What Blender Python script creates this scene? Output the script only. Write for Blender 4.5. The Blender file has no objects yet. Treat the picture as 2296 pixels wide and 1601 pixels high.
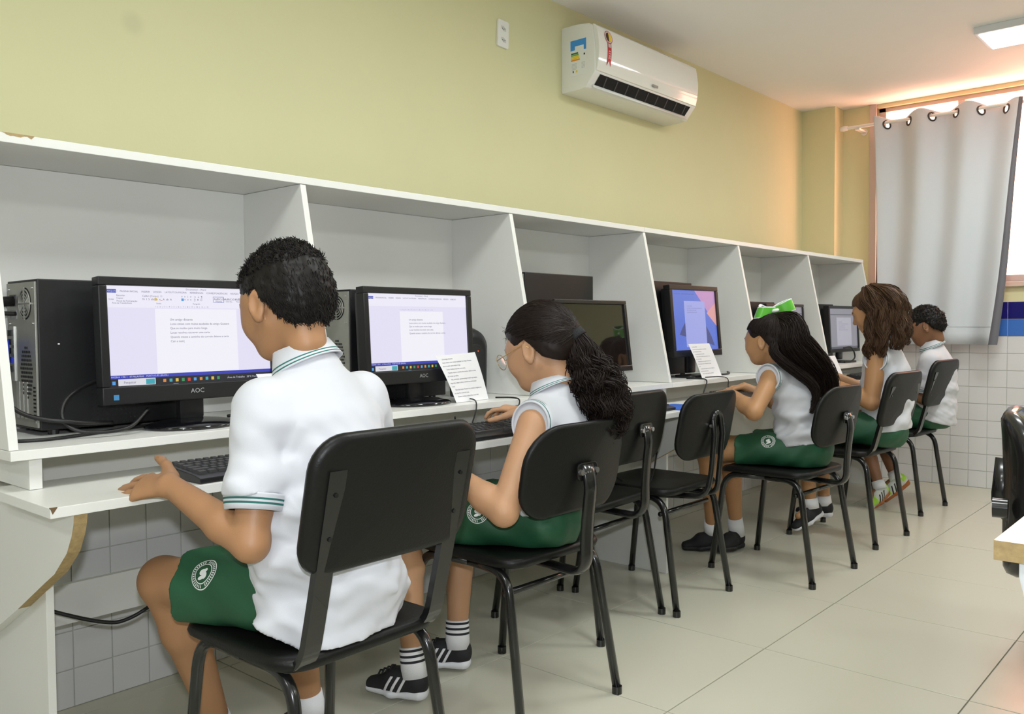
import bpy, bmesh, math, random
import numpy as np
from mathutils import Vector, Matrix, noise
from mathutils.bvhtree import BVHTree
random.seed(7); rng = np.random.default_rng(7)
SC = bpy.context.scene
COL = SC.collection
PI = math.pi

# ---------------------------------------------------------------- camera
def set_camera():
    yaw, pitch, roll = 0.7196, 0.03627, 0.0068
    f = Vector((math.cos(yaw)*math.cos(pitch), math.sin(yaw)*math.cos(pitch), -math.sin(pitch)))
    r = f.cross(Vector((0, 0, 1))).normalized()
    d = f.cross(r)
    r2 = r*math.cos(roll) + d*math.sin(roll)
    d2 = d*math.cos(roll) - r*math.sin(roll)
    M = Matrix((r2, -d2, -f)).transposed().to_4x4()
    M.translation = (0, 0, 1.05)
    cam = bpy.data.cameras.new('camera'); o = bpy.data.objects.new('camera', cam); COL.objects.link(o)
    cam.sensor_fit = 'HORIZONTAL'; cam.sensor_width = 36.0; cam.lens = 1943.0*36.0/2296.0
    cam.clip_start = 0.02; cam.clip_end = 100
    o.matrix_world = M
    SC.camera = o
set_camera()
SC.view_settings.view_transform = 'Standard'
SC.view_settings.look = 'None'
SC.view_settings.gamma = 1.0
SC.view_settings.use_curve_mapping = False
SC.view_settings.exposure = 0.30

# ---------------------------------------------------------------- world: warm daylight outside the window
W = bpy.data.worlds.new('daylight'); SC.world = W; W.use_nodes = True
bg = W.node_tree.nodes['Background']
bg.inputs[0].default_value = (1.0, 0.45, 0.31, 1); bg.inputs[1].default_value = 9.0

# ---------------------------------------------------------------- lights
LAMPS = [(x, 0.84) for x in (-1.2, 0.35, 1.9, 3.45, 5.0)] + [(x, -1.35) for x in (0.35, 2.6, 4.6)]
LAMP_POWER = 9.6
LAMP_COL = (0.93, 0.985, 0.98)
def area_light(name, loc, sx, sy, power, col, parent=None):
    l = bpy.data.lights.new(name, 'AREA'); l.shape = 'RECTANGLE'; l.size = sx; l.size_y = sy
    l.energy = power; l.color = col
    o = bpy.data.objects.new(name, l); COL.objects.link(o); o.location = loc
    if parent: o.parent = parent
    return o
# the photographer's flash, just above the lens
fl = bpy.data.lights.new('camera_flash', 'SPOT'); fl.energy = 62.0; fl.color = (0.90, 0.94, 1.0); fl.shadow_soft_size = 0.022
fl.spot_size = math.radians(112); fl.spot_blend = 1.0
flo = bpy.data.objects.new('camera_flash', fl); COL.objects.link(flo); flo.location = (-0.01, -0.01, 1.17)
flo.rotation_euler = SC.camera.matrix_world.to_euler()

# ---------------------------------------------------------------- materials
MATS = {}
def mat(name, col, rough=0.5, metal=0.0, spec=0.5, emit=None, estr=1.0, noise_amt=0.0, noise_scale=20.0, bump=0.0, bump_scale=80.0, coat=0.0, rnd=0.0, sheen=0.0, stretch=None):
    if name in MATS: return MATS[name]
    m = bpy.data.materials.new(name); m.use_nodes = True
    nt = m.node_tree; b = nt.nodes['Principled BSDF']
    c = (col[0], col[1], col[2], 1)
    b.inputs['Base Color'].default_value = c
    b.inputs['Roughness'].default_value = rough
    b.inputs['Metallic'].default_value = metal
    b.inputs['Specular IOR Level'].default_value = spec
    b.inputs['Coat Weight'].default_value = coat
    if sheen: b.inputs['Sheen Weight'].default_value = sheen
    if emit:
        b.inputs['Emission Color'].default_value = (*emit, 1); b.inputs['Emission Strength'].default_value = estr
    if noise_amt or bump:
        tc = nt.nodes.new('ShaderNodeTexCoord')
        mp = nt.nodes.new('ShaderNodeMapping')
        if stretch: mp.inputs['Scale'].default_value = stretch
        nt.links.new(tc.outputs['Object'], mp.inputs[0])
    if noise_amt:
        n = nt.nodes.new('ShaderNodeTexNoise'); n.inputs['Scale'].default_value = noise_scale; n.inputs['Detail'].default_value = 4
        nt.links.new(mp.outputs[0], n.inputs['Vector'])
        mx = nt.nodes.new('ShaderNodeMix'); mx.data_type = 'RGBA'
        k = 1-noise_amt; mx.inputs['A'].default_value = (c[0]*k, c[1]*k, c[2]*k, 1)
        k = 1+noise_amt; mx.inputs['B'].default_value = (min(1, c[0]*k), min(1, c[1]*k), min(1, c[2]*k), 1)
        nt.links.new(n.outputs['Fac'], mx.inputs['Factor']); nt.links.new(mx.outputs['Result'], b.inputs['Base Color'])
    if rnd:
        oi = nt.nodes.new('ShaderNodeObjectInfo'); hsv = nt.nodes.new('ShaderNodeHueSaturation')
        mr = nt.nodes.new('ShaderNodeMapRange'); mr.inputs['To Min'].default_value = 1-rnd; mr.inputs['To Max'].default_value = 1+rnd
        nt.links.new(oi.outputs['Random'], mr.inputs['Value']); nt.links.new(mr.outputs[0], hsv.inputs['Value'])
        src = b.inputs['Base Color'].links
        if src: nt.links.new(src[0].from_socket, hsv.inputs['Color'])
        else: hsv.inputs['Color'].default_value = c
        nt.links.new(hsv.outputs[0], b.inputs['Base Color'])
    if bump:
        n2 = nt.nodes.new('ShaderNodeTexNoise'); n2.inputs['Scale'].default_value = bump_scale; n2.inputs['Detail'].default_value = 3
        nt.links.new(mp.outputs[0], n2.inputs['Vector'])
        bp = nt.nodes.new('ShaderNodeBump'); bp.inputs['Strength'].default_value = bump; bp.inputs['Distance'].default_value = 0.004
        nt.links.new(n2.outputs['Fac'], bp.inputs['Height']); nt.links.new(bp.outputs[0], b.inputs['Normal'])
    MATS[name] = m
    return m

def emit_mat(name, col, s=1.0):
    if name in MATS: return MATS[name]
    m = bpy.data.materials.new(name); m.use_nodes = True
    b = m.node_tree.nodes['Principled BSDF']
    b.inputs['Base Color'].default_value = (0.02, 0.02, 0.02, 1); b.inputs['Roughness'].default_value = 0.25
    b.inputs['Emission Color'].default_value = (*col, 1); b.inputs['Emission Strength'].default_value = s*.80
    MATS[name] = m
    return m

def glass_mat(name, tint=(1, 1, 1), gloss=0.06):
    if name in MATS: return MATS[name]
    m = bpy.data.materials.new(name); m.use_nodes = True; nt = m.node_tree
    for n in list(nt.nodes): nt.nodes.remove(n)
    out = nt.nodes.new('ShaderNodeOutputMaterial'); mx = nt.nodes.new('ShaderNodeMixShader')
    t = nt.nodes.new('ShaderNodeBsdfTransparent'); g = nt.nodes.new('ShaderNodeBsdfGlossy')
    t.inputs[0].default_value = (*tint, 1); g.inputs['Roughness'].default_value = 0.02
    mx.inputs[0].default_value = gloss
    nt.links.new(t.outputs[0], mx.inputs[1]); nt.links.new(g.outputs[0], mx.inputs[2]); nt.links.new(mx.outputs[0], out.inputs[0])
    MATS[name] = m
    return m

M_lam = mat('white_laminate', (0.80, 0.80, 0.76), 0.35, noise_amt=0.02, noise_scale=6)
M_chip = mat('chipboard_edge', (0.42, 0.30, 0.14), 0.8, noise_amt=0.35, noise_scale=90, bump=0.3)
M_black = mat('black_plastic', (0.012, 0.012, 0.013), 0.32, noise_amt=0.1)
M_gloss = mat('gloss_black', (0.006, 0.006, 0.008), 0.08, coat=0.4)
M_chair = mat('chair_polymer', (0.006, 0.006, 0.0056), 0.42, spec=.28, bump=0.12, bump_scale=260)
M_tube = mat('black_enamel_tube', (0.008, 0.008, 0.008), 0.22, coat=0.3)
M_bolt = mat('steel_bolt', (0.55, 0.55, 0.55), 0.3, metal=1.0)
M_cable = mat('cable_rubber', (0.01, 0.01, 0.01), 0.45)
M_steel = mat('galvanised_steel', (0.42, 0.42, 0.38), 0.42, metal=0.6, noise_amt=0.12, noise_scale=30)
M_dark = mat('dark_opening', (0.004, 0.004, 0.004), 0.9)
M_key = mat('key_plastic', (0.035, 0.035, 0.036), 0.45)
M_paper = mat('white_paper', (0.86, 0.86, 0.88), 0.7)
M_ink = mat('grey_ink', (0.10, 0.10, 0.13), 0.8)
M_white = mat('white_plastic', (0.82, 0.82, 0.78), 0.3)
M_pad = mat('blue_mouse_pad', (0.02, 0.12, 0.55), 0.7, noise_amt=0.15)
M_blueplug = mat('blue_plug', (0.01, 0.03, 0.45), 0.4)

# ---------------------------------------------------------------- mesh helpers
def newmesh(name, v, f, mats=None, fm=None, smooth=False):
    me = bpy.data.meshes.new(name)
    me.from_pydata([tuple(p) for p in v], [], f)
    if mats:
        for m in (mats if isinstance(mats, (list, tuple)) else [mats]): me.materials.append(m)
    if fm is not None: me.polygons.foreach_set('material_index', np.asarray(fm, dtype=np.int32))
    if smooth: me.polygons.foreach_set('use_smooth', np.ones(len(me.polygons), dtype=bool))
    me.update()
    return me
def link(name, me, parent=None, loc=None, rot=None):
    o = bpy.data.objects.new(name, me); COL.objects.link(o)
    if parent is not None: o.parent = parent
    if loc is not None: o.location = loc
    if rot is not None: o.rotation_euler = rot
    return o
def mk(name, v, f, m, parent=None, smooth=False, fm=None, loc=None, rot=None):
    return link(name, newmesh(name, v, f, m, fm, smooth), parent, loc, rot)
def tag(o, label=None, cat=None, group=None, kind=None):
    if label: o['label'] = label
    if cat: o['category'] = cat
    if group: o['group'] = group
    if kind: o['kind'] = kind
    return o
def empty(name, loc=(0, 0, 0), rz=0.0, label=None, cat=None, group=None):
    o = bpy.data.objects.new(name, None); COL.objects.link(o); o.empty_display_size = 0.05
    o.location = loc; o.rotation_euler = (0, 0, rz)
    return tag(o, label, cat, group)
def copy_tree(o, parent=None):
    c = o.copy(); COL.objects.link(c)
    if parent is not None: c.parent = parent
    for ch in o.children: copy_tree(ch, c)
    return c

class MB:
    """collects simple solids into one mesh"""
    def __init__(s): s.v = []; s.f = []; s.m = []
    def add(s, v, f, m=0):
        n = len(s.v); s.v += [tuple(p) for p in v]; s.f += [tuple(i+n for i in q) for q in f]; s.m += [m]*len(f); return s
    def box(s, lo, hi, m=0, rot=None, c=None):
        x0, y0, z0 = lo; x1, y1, z1 = hi
        v = [(x0,y0,z0),(x1,y0,z0),(x1,y1,z0),(x0,y1,z0),(x0,y0,z1),(x1,y0,z1),(x1,y1,z1),(x0,y1,z1)]
        if rot is not None:
            c = Vector(c) if c is not None else Vector(((x0+x1)/2, (y0+y1)/2, (z0+z1)/2))
            v = [tuple(rot @ (Vector(p)-c) + c) for p in v]
        return s.add(v, [(0,3,2,1),(4,5,6,7),(0,1,5,4),(1,2,6,5),(2,3,7,6),(3,0,4,7)], m)
    def quad(s, a, b, c, d, m=0): return s.add([a, b, c, d], [(0,1,2,3)], m)
    def prism(s, poly, axis, a, b, m=0, msides=None):
        """poly: list of 2D points, extruded along axis between a and b"""
        n = len(poly)
        def P(p, t):
            if axis == 0: return (t, p[0], p[1])
            if axis == 1: return (p[0], t, p[1])
            return (p[0], p[1], t)
        v = [P(p, a) for p in poly] + [P(p, b) for p in poly]
        k = len(s.v); s.v += v
        s.f.append(tuple(k+i for i in range(n))[::-1]); s.m.append(m)
        s.f.append(tuple(k+n+i for i in range(n))); s.m.append(m)
        for i in range(n):
            j = (i+1) % n
            s.f.append((k+i, k+j, k+n+j, k+n+i)); s.m.append(msides[i] if msides else m)
        return s
    def tube(s, pts, r, n=10, m=0, closed=False, ry=None, side=None, caps=True):
        v, f = tube_geo(pts, r, n, closed, ry, side, caps); return s.add(v, f, m)
    def cyl(s, a, b, r, n=16, m=0, r2=None):
        v, f = tube_geo([a, b], [r, r if r2 is None else r2], n, False, None, None, True); return s.add(v, f, m)
    def lathe(s, prof, c, n=24, m=0, sx=1, sy=1, mrows=None):
        """prof: (radius, z) pairs round a vertical axis at c"""
        k = len(s.v)
        for r, z in prof:
            for i in range(n):
                a = 2*PI*i/n; s.v.append((c[0]+r*sx*math.cos(a), c[1]+r*sy*math.sin(a), c[2]+z))
        for j in range(len(prof)-1):
            for i in range(n):
                i2 = (i+1) % n
                s.f.append((k+j*n+i, k+j*n+i2, k+(j+1)*n+i2, k+(j+1)*n+i)); s.m.append(mrows[j] if mrows else m)
        s.f.append(tuple(k+i for i in range(n))[::-1]); s.m.append(m)
        e = k+(len(prof)-1)*n; s.f.append(tuple(e+i for i in range(n))); s.m.append(m)
        return s
    def build(s, name, mats, parent=None, smooth=False, loc=None, rot=None, bevel=0.0, autosmooth=False):
        me = newmesh(name, s.v, s.f, mats, s.m, smooth)
        bm = bmesh.new(); bm.from_mesh(me); bmesh.ops.recalc_face_normals(bm, faces=bm.faces)
        if bevel:
            bmesh.ops.bevel(bm, geom=[e for e in bm.edges if len(e.link_faces) == 2 and e.calc_face_angle(0) > 0.5], offset=bevel, segments=2, affect='EDGES', profile=0.6, clamp_overlap=True)
        bm.to_mesh(me); bm.free()
        if autosmooth or (bevel and not smooth):
            me.polygons.foreach_set('use_smooth', np.ones(len(me.polygons), dtype=bool))
            try: me.set_sharp_from_angle(angle=math.radians(14 if bevel and bevel < .004 else 50))
            except Exception: pass
        return link(name, me, parent, loc, rot)

def bar_geo(pts, a, b, side):
    F = frames(pts, False, side); v = []; f = []
    for p, u, w in F: v += [p+u*a+w*b, p-u*a+w*b, p-u*a-w*b, p+u*a-w*b]
    k = len(F)
    for j in range(k-1):
        for i in range(4): f.append((4*j+i, 4*j+(i+1) % 4, 4*j+4+(i+1) % 4, 4*j+4+i))
    f.append((0, 3, 2, 1)); f.append((4*k-4, 4*k-3, 4*k-2, 4*k-1)); return v, f
def frames(pts, closed=False, side=None):
    P = [Vector(p) for p in pts]; n = len(P); T = []
    for i in range(n):
        if closed: t = P[(i+1) % n]-P[i-1]
        elif i == 0: t = P[1]-P[0]
        elif i == n-1: t = P[-1]-P[-2]
        else: t = (P[i+1]-P[i]).normalized()+(P[i]-P[i-1]).normalized()
        T.append(t.normalized() if t.length > 1e-9 else Vector((0, 0, 1)))
    if side is not None: u = Vector(side)
    else:
        u = Vector((0, 0, 1)) if abs(T[0].z) < 0.9 else Vector((1, 0, 0))
    out = []
    for i in range(n):
        u = (u - T[i]*u.dot(T[i]))
        if u.length < 1e-6: u = T[i].orthogonal()
        u.normalize(); out.append((P[i], u.copy(), T[i].cross(u)))
    return out
def tube_geo(pts, r, n=10, closed=False, ry=None, side=None, caps=True):
    F = frames(pts, closed, side); v = []; f = []
    R = r if isinstance(r, (list, tuple)) else [r]*len(F)
    RY = R if ry is None else (ry if isinstance(ry, (list, tuple)) else [ry]*len(F))
    for (p, a, b), r1, r2 in zip(F, R, RY):
        for i in range(n):
            t = 2*PI*i/n; v.append(p + a*(math.cos(t)*r1) + b*(math.sin(t)*r2))
    k = len(F)
    for j in range(k if closed else k-1):
        j2 = (j+1) % k
        for i in range(n):
            i2 = (i+1) % n; f.append((j*n+i, j*n+i2, j2*n+i2, j2*n+i))
    if caps and not closed:
        f.append(tuple(range(n))[::-1]); f.append(tuple((k-1)*n+i for i in range(n)))
    return v, f
def fillet(pts, rad, seg=6):
    P = [Vector(p) for p in pts]; out = [P[0]]
    for i in range(1, len(P)-1):
        a, b, c = P[i-1], P[i], P[i+1]
        d1 = (a-b); d2 = (c-b); r = min(rad, d1.length*0.49, d2.length*0.49)
        p0 = b+d1.normalized()*r; p2 = b+d2.normalized()*r
        for k in range(seg+1):
            t = k/seg; out.append(p0*(1-t)**2 + b*2*t*(1-t) + p2*t*t)
    out.append(P[-1]); return out
def spline(pts, n=8):
    P = [Vector(p) for p in pts]; P = [P[0]*2-P[1]] + P + [P[-1]*2-P[-2]]; out = []
    for i in range(1, len(P)-2):
        for k in range(n):
            t = k/n; a, b, c, d = P[i-1], P[i], P[i+1], P[i+2]
            out.append(0.5*((2*b)+(c-a)*t+(2*a-5*b+4*c-d)*t*t+(3*b-a-3*c+d)*t**3))
    out.append(P[-2]); return out
def rrect(w, h, r, seg=6, r_top=None):
    """rounded rectangle outline centred at 0, ccw; r_top: other radius for the top corners"""
    rt = r if r_top is None else r_top; out = []
    for cx, cy, rr, a0 in ((w/2-r, -h/2+r, r, -PI/2), (w/2-rt, h/2-rt, rt, 0), (-w/2+rt, h/2-rt, rt, PI/2), (-w/2+r, -h/2+r, r, PI)):
        for k in range(seg+1):
            a = a0+PI/2*k/seg; out.append((cx+rr*math.cos(a), cy+rr*math.sin(a)))
    return out
def slab(outline, th, fn, rings=(1.0, 0.94, 0.8, 0.55, 0.3), edge=4):
    """a padded sheet: outline in (u,v), thickness along w, fn maps (u,v,w) to 3D"""
    n = len(outline); rows = []
    for s in reversed(rings): rows.append([(u*s, v*s, -th/2) for u, v in outline])
    for k in range(1, edge):
        a = PI*k/edge; off = math.sin(a)*th/2
        row = []
        for u, v in outline:
            l = math.hypot(u, v) or 1
            row.append((u+u/l*off, v+v/l*off, -math.cos(a)*th/2))
        rows.append(row)
    for s in rings: rows.append([(u*s, v*s, th/2) for u, v in outline])
    v = [fn(*p) for row in rows for p in row]; f = []
    for j in range(len(rows)-1):
        for i in range(n):
            i2 = (i+1) % n; f.append((j*n+i, j*n+i2, (j+1)*n+i2, (j+1)*n+i))
    v.append(fn(0, 0, -th/2)); v.append(fn(0, 0, th/2)); a = len(v)-2; b = a+1; e = (len(rows)-1)*n
    for i in range(n):
        i2 = (i+1) % n; f.append((a, i2, i)); f.append((b, e+i, e+i2))
    return v, f
_txt = {}
def text_geo(body, size, spacing=1.0):
    """text as flat triangles in the xy plane, origin at the baseline left"""
    if (body, size) in _txt: return list(_txt[(body, size)][0]), _txt[(body, size)][1]
    cu = bpy.data.curves.new('t', 'FONT'); cu.body = body; cu.size = size; cu.resolution_u = 2
    cu.space_character = spacing
    o = bpy.data.objects.new('t', cu); COL.objects.link(o)
    dg = bpy.context.evaluated_depsgraph_get(); dg.update()
    me = bpy.data.meshes.new_from_object(o.evaluated_get(dg))
    v = [tuple(p.co) for p in me.vertices]; f = [tuple(p.vertices) for p in me.polygons]
    bpy.data.objects.remove(o); bpy.data.curves.remove(cu); bpy.data.meshes.remove(me)
    _txt[(body, size)] = (v, f)
    return list(v), f
# ================================================================ ROOM
YW, XF, ZC = 2.49, 6.08, 2.525
XB, YR = -1.9, -2.7
def wall_paint():
    m = mat('yellow_wall_paint', (0.68, 0.665, 0.40), 0.75, noise_amt=0.035, noise_scale=2.5, bump=0.10, bump_scale=55)
    nt = m.node_tree; b = nt.nodes['Principled BSDF']
    # a faint grey smudge on the long wall
    tc = nt.nodes.new('ShaderNodeTexCoord'); d = nt.nodes.new('ShaderNodeVectorMath'); d.operation = 'DISTANCE'
    d.inputs[1].default_value = (1.19, 2.49, 1.93)
    nt.links.new(tc.outputs['Object'], d.inputs[0])
    mr = nt.nodes.new('ShaderNodeMapRange'); mr.interpolation_type = 'SMOOTHSTEP'
    mr.inputs['From Min'].default_value = 0.012; mr.inputs['From Max'].default_value = 0.045
    mr.inputs['To Min'].default_value = 0.16; mr.inputs['To Max'].default_value = 0.0
    nt.links.new(d.outputs['Value'], mr.inputs['Value'])
    mx = nt.nodes.new('ShaderNodeMix'); mx.data_type = 'RGBA'
    src = b.inputs['Base Color'].links[0].from_socket
    nt.links.new(src, mx.inputs['A']); mx.inputs['B'].default_value = (0.28, 0.26, 0.2, 1)
    nt.links.new(mr.outputs[0], mx.inputs['Factor']); nt.links.new(mx.outputs['Result'], b.inputs['Base Color'])
    return m
M_wall = wall_paint()
M_ceil = mat('ceiling_paint', (0.90, 0.90, 0.88), 0.85, bump=0.05, bump_scale=40)
M_pale = mat('pale_wall_paint', (0.5, 0.5, 0.47), 0.8)
M_floor = mat('floor_porcelain', (0.60, 0.585, 0.48), 0.22, spec=0.45, rnd=0.004)
M_grout = mat('floor_grout', (0.27, 0.25, 0.20), 0.9)
M_tile = mat('white_wall_tile', (0.74, 0.74, 0.74), 0.18, rnd=0.008)
M_tgrout = mat('tile_grout', (0.55, 0.55, 0.50), 0.85)
M_tdark = mat('dark_blue_tile', (0.012, 0.012, 0.17), 0.15, rnd=0.1)
M_tlight = mat('light_blue_tile', (0.06, 0.19, 0.62), 0.15, rnd=0.1)
M_sill = mat('window_sill_stone', (0.62, 0.48, 0.40), 0.5)
M_alu = mat('window_frame_aluminium', (0.55, 0.48, 0.44), 0.4, metal=0.2)

def struct(o): o['kind'] = 'structure'; return o
fl_ = struct(MB().box((XB, YR, -0.12), (XF+.15, YW+.15, -0.004)).build('floor', M_grout))
# floor tiles 0.60 m on the joints seen in the photo
TT = 0.6008; FX0, FY0 = 2.0146, 1.2142
fme = {}
def tile_mesh(w, h, t, m, bev=0.0016):
    key = (round(w, 4), round(h, 4), m.name)
    if key not in fme:
        b = MB().box((-w/2, -h/2, -t), (w/2, h/2, 0))
        o = b.build('tile', m, bevel=bev); fme[key] = o.data; bpy.data.objects.remove(o)
    return fme[key]
i0, i1 = math.floor((XB-FX0)/TT), math.ceil((XF-FX0)/TT)
j0, j1 = math.floor((YR-FY0)/TT), math.ceil((YW-FY0)/TT)
for i in range(i0, i1):
    for j in range(j0, j1):
        ax, bx = max(FX0+i*TT, XB), min(FX0+(i+1)*TT, XF); ay, by = max(FY0+j*TT, YR), min(FY0+(j+1)*TT, YW)
        if bx-ax < .02 or by-ay < .02: continue
        link('tile', tile_mesh(bx-ax-.0035, by-ay-.0035, .006, M_floor, .0012), fl_, ((ax+bx)/2, (ay+by)/2, random.uniform(-.0003, .0003)))

struct(MB().box((XB, YR, ZC), (XF+.15, YW+.15, ZC+.12)).build('ceiling', M_ceil))
wl = struct(MB().box((XB-.15, YW, -.12), (XF+.15, YW+.15, ZC)).build('wall_left', M_wall))
struct(MB().box((XB-.15, YR-.15, -.12), (XF+.15, YR, ZC)).build('wall_right', M_pale))
struct(MB().box((XB-.15, YR, -.12), (XB, YW, ZC)).build('wall_back', M_pale))
WY0, WY1, WZ0, WZ1 = 0.80, 2.03, 1.30, 2.50
wf = MB().box((XF, YR, -.12), (XF+.15, YW, WZ0)).box((XF, YR, WZ1), (XF+.15, YW, ZC)).box((XF, WY1, WZ0), (XF+.15, YW, WZ1)).box((XF, YR, WZ0), (XF+.15, WY0, WZ1))
wf = struct(wf.build('wall_far', M_wall))
struct(MB().box((5.93, 2.26, 0), (XF, YW, ZC)).build('wall_pillar', M_wall))
# wall tiles, 0.107 m, on both walls to 1.18 m
TS = 0.107; NR = 11
def rowmat(k): return M_tdark if k == 10 else (M_tlight if k == 9 else M_tile)
MB().box((XB, YW-.004, 0), (5.93, YW, NR*TS)).build('tile_bed', M_tgrout, wl)
MB().box((XF-.004, YR, 0), (XF, 2.26, NR*TS)).build('tile_bed', M_tgrout, wf)
def wtile(side, u, k, parent, rest=None):
    w = TS-.0028
    if rest is not None:
        g = (w/2, w/2)
        if side == 'L': rest.box((u-w/2, YW-.0075, k*TS+.0014), (u+w/2, YW-.003, (k+1)*TS-.0014))
        else: rest.box((XF-.0075, u-w/2, k*TS+.0014), (XF-.003, u+w/2, (k+1)*TS-.0014), m=(1 if k == 9 else 2 if k == 10 else 0))
        return
    me = tile_mesh(w, w, .005, rowmat(k), .0012)
    if side == 'L': link('tile', me, parent, (u, YW-.0075, (k+.5)*TS), (PI/2, 0, 0))
    else: link('tile', me, parent, (XF-.0075, u, (k+.5)*TS), (0, -PI/2, 0))
restL = MB()
n = int((5.93-XB)/TS)
for i in range(n):
    u = 0.979+TS*(i-26)+TS/2
    if u-TS/2 < XB or u+TS/2 > 5.93: continue
    for k in range(NR):
        if 0.6 < u < 2.1 and k < 7: wtile('L', u, k, wl)
        elif k < 9: wtile('L', u, k, wl, restL)
tag(restL.build('tiles', M_tile, wl), kind='stuff')
restF = MB()
for i in range(-22, 24):
    u = 1.125+TS*i+TS/2
    if u-TS/2 < YR or u+TS/2 > 2.26: continue
    for k in range(NR):
        if u > 0.85: wtile('F', u, k, wf)
        else: wtile('F', u, k, wf, restF)
tag(restF.build('tiles', [M_tile, M_tlight, M_tdark], wf), kind='stuff')

# window
w1 = empty('window_1', (XF, 1.14, WZ0)); struct(w1)
def wl_(o): o.parent = w1; o.location = (-XF, -1.14, -WZ0); return o
fr = MB()
fw = .045
xa, xb = XF+.035, XF+.085
fr.box((xa, WY0, WZ0), (xb, WY0+fw, WZ1)).box((xa, WY1-fw, WZ0), (xb, WY1, WZ1)).box((xa, WY0, WZ0), (xb, WY1, WZ0+fw)).box((xa, WY0, WZ1-fw*.6), (xb, WY1, WZ1))
wl_(fr.build('window_frame', M_alu, bevel=.002))
for yy in (1.52,): wl_(MB().box((xa, yy-.02, WZ0+fw), (xb, yy+.02, WZ1-fw*.6)).build('mullion', M_alu, bevel=.002))
for a, b in ((WY0+fw, 1.50), (1.54, WY1-fw)):
    wl_(MB().box((XF+.055, a, WZ0+fw), (XF+.059, b, WZ1-fw*.6)).build('pane', glass_mat('window_glass')))
wl_(MB().box((XF-.03, WY0-.04, WZ0-.03), (XF+.12, WY1+.04, WZ0)).build('window_sill', M_sill, bevel=.003))
wl_(MB().box((XF-.018, WY1, WZ0), (XF+.02, WY1+.045, ZC-.0)).build('window_trim', M_alu, bevel=.002))

# ceiling lamps: shallow surface boxes with a lit diffuser and the light they give
M_lampbox = mat('lamp_housing', (0.75, 0.77, 0.8), 0.4)
M_diff = mat('lamp_diffuser', (0.9, 0.9, 0.9), 0.5, emit=(1.0, 1.0, 0.97), estr=6.0)
where = ['over the camera end of the room', 'above the nearest work place', 'above the second work place', 'above the middle of the desks', 'in front of the curtained window', 'over the other side of the aisle', 'over the far side of the room by the middle', 'over the far side near the window']
for i, (x, y) in enumerate(LAMPS):
    t = empty('ceiling_light', (x, y, ZC), 0, 'flat white ceiling light panel, lit, ' + where[i], 'ceiling light', 'ceiling light panels')
    MB().box((-.165, -.31, -.035), (.165, .31, 0)).build('housing', M_lampbox, t, bevel=.003)
    MB().box((-.145, -.29, -.039), (.145, .29, -.034)).build('diffuser', M_diff, t)
    a = area_light('lamp_light', (0, 0, -.045), .29, .58, LAMP_POWER, LAMP_COL, t)

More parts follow.
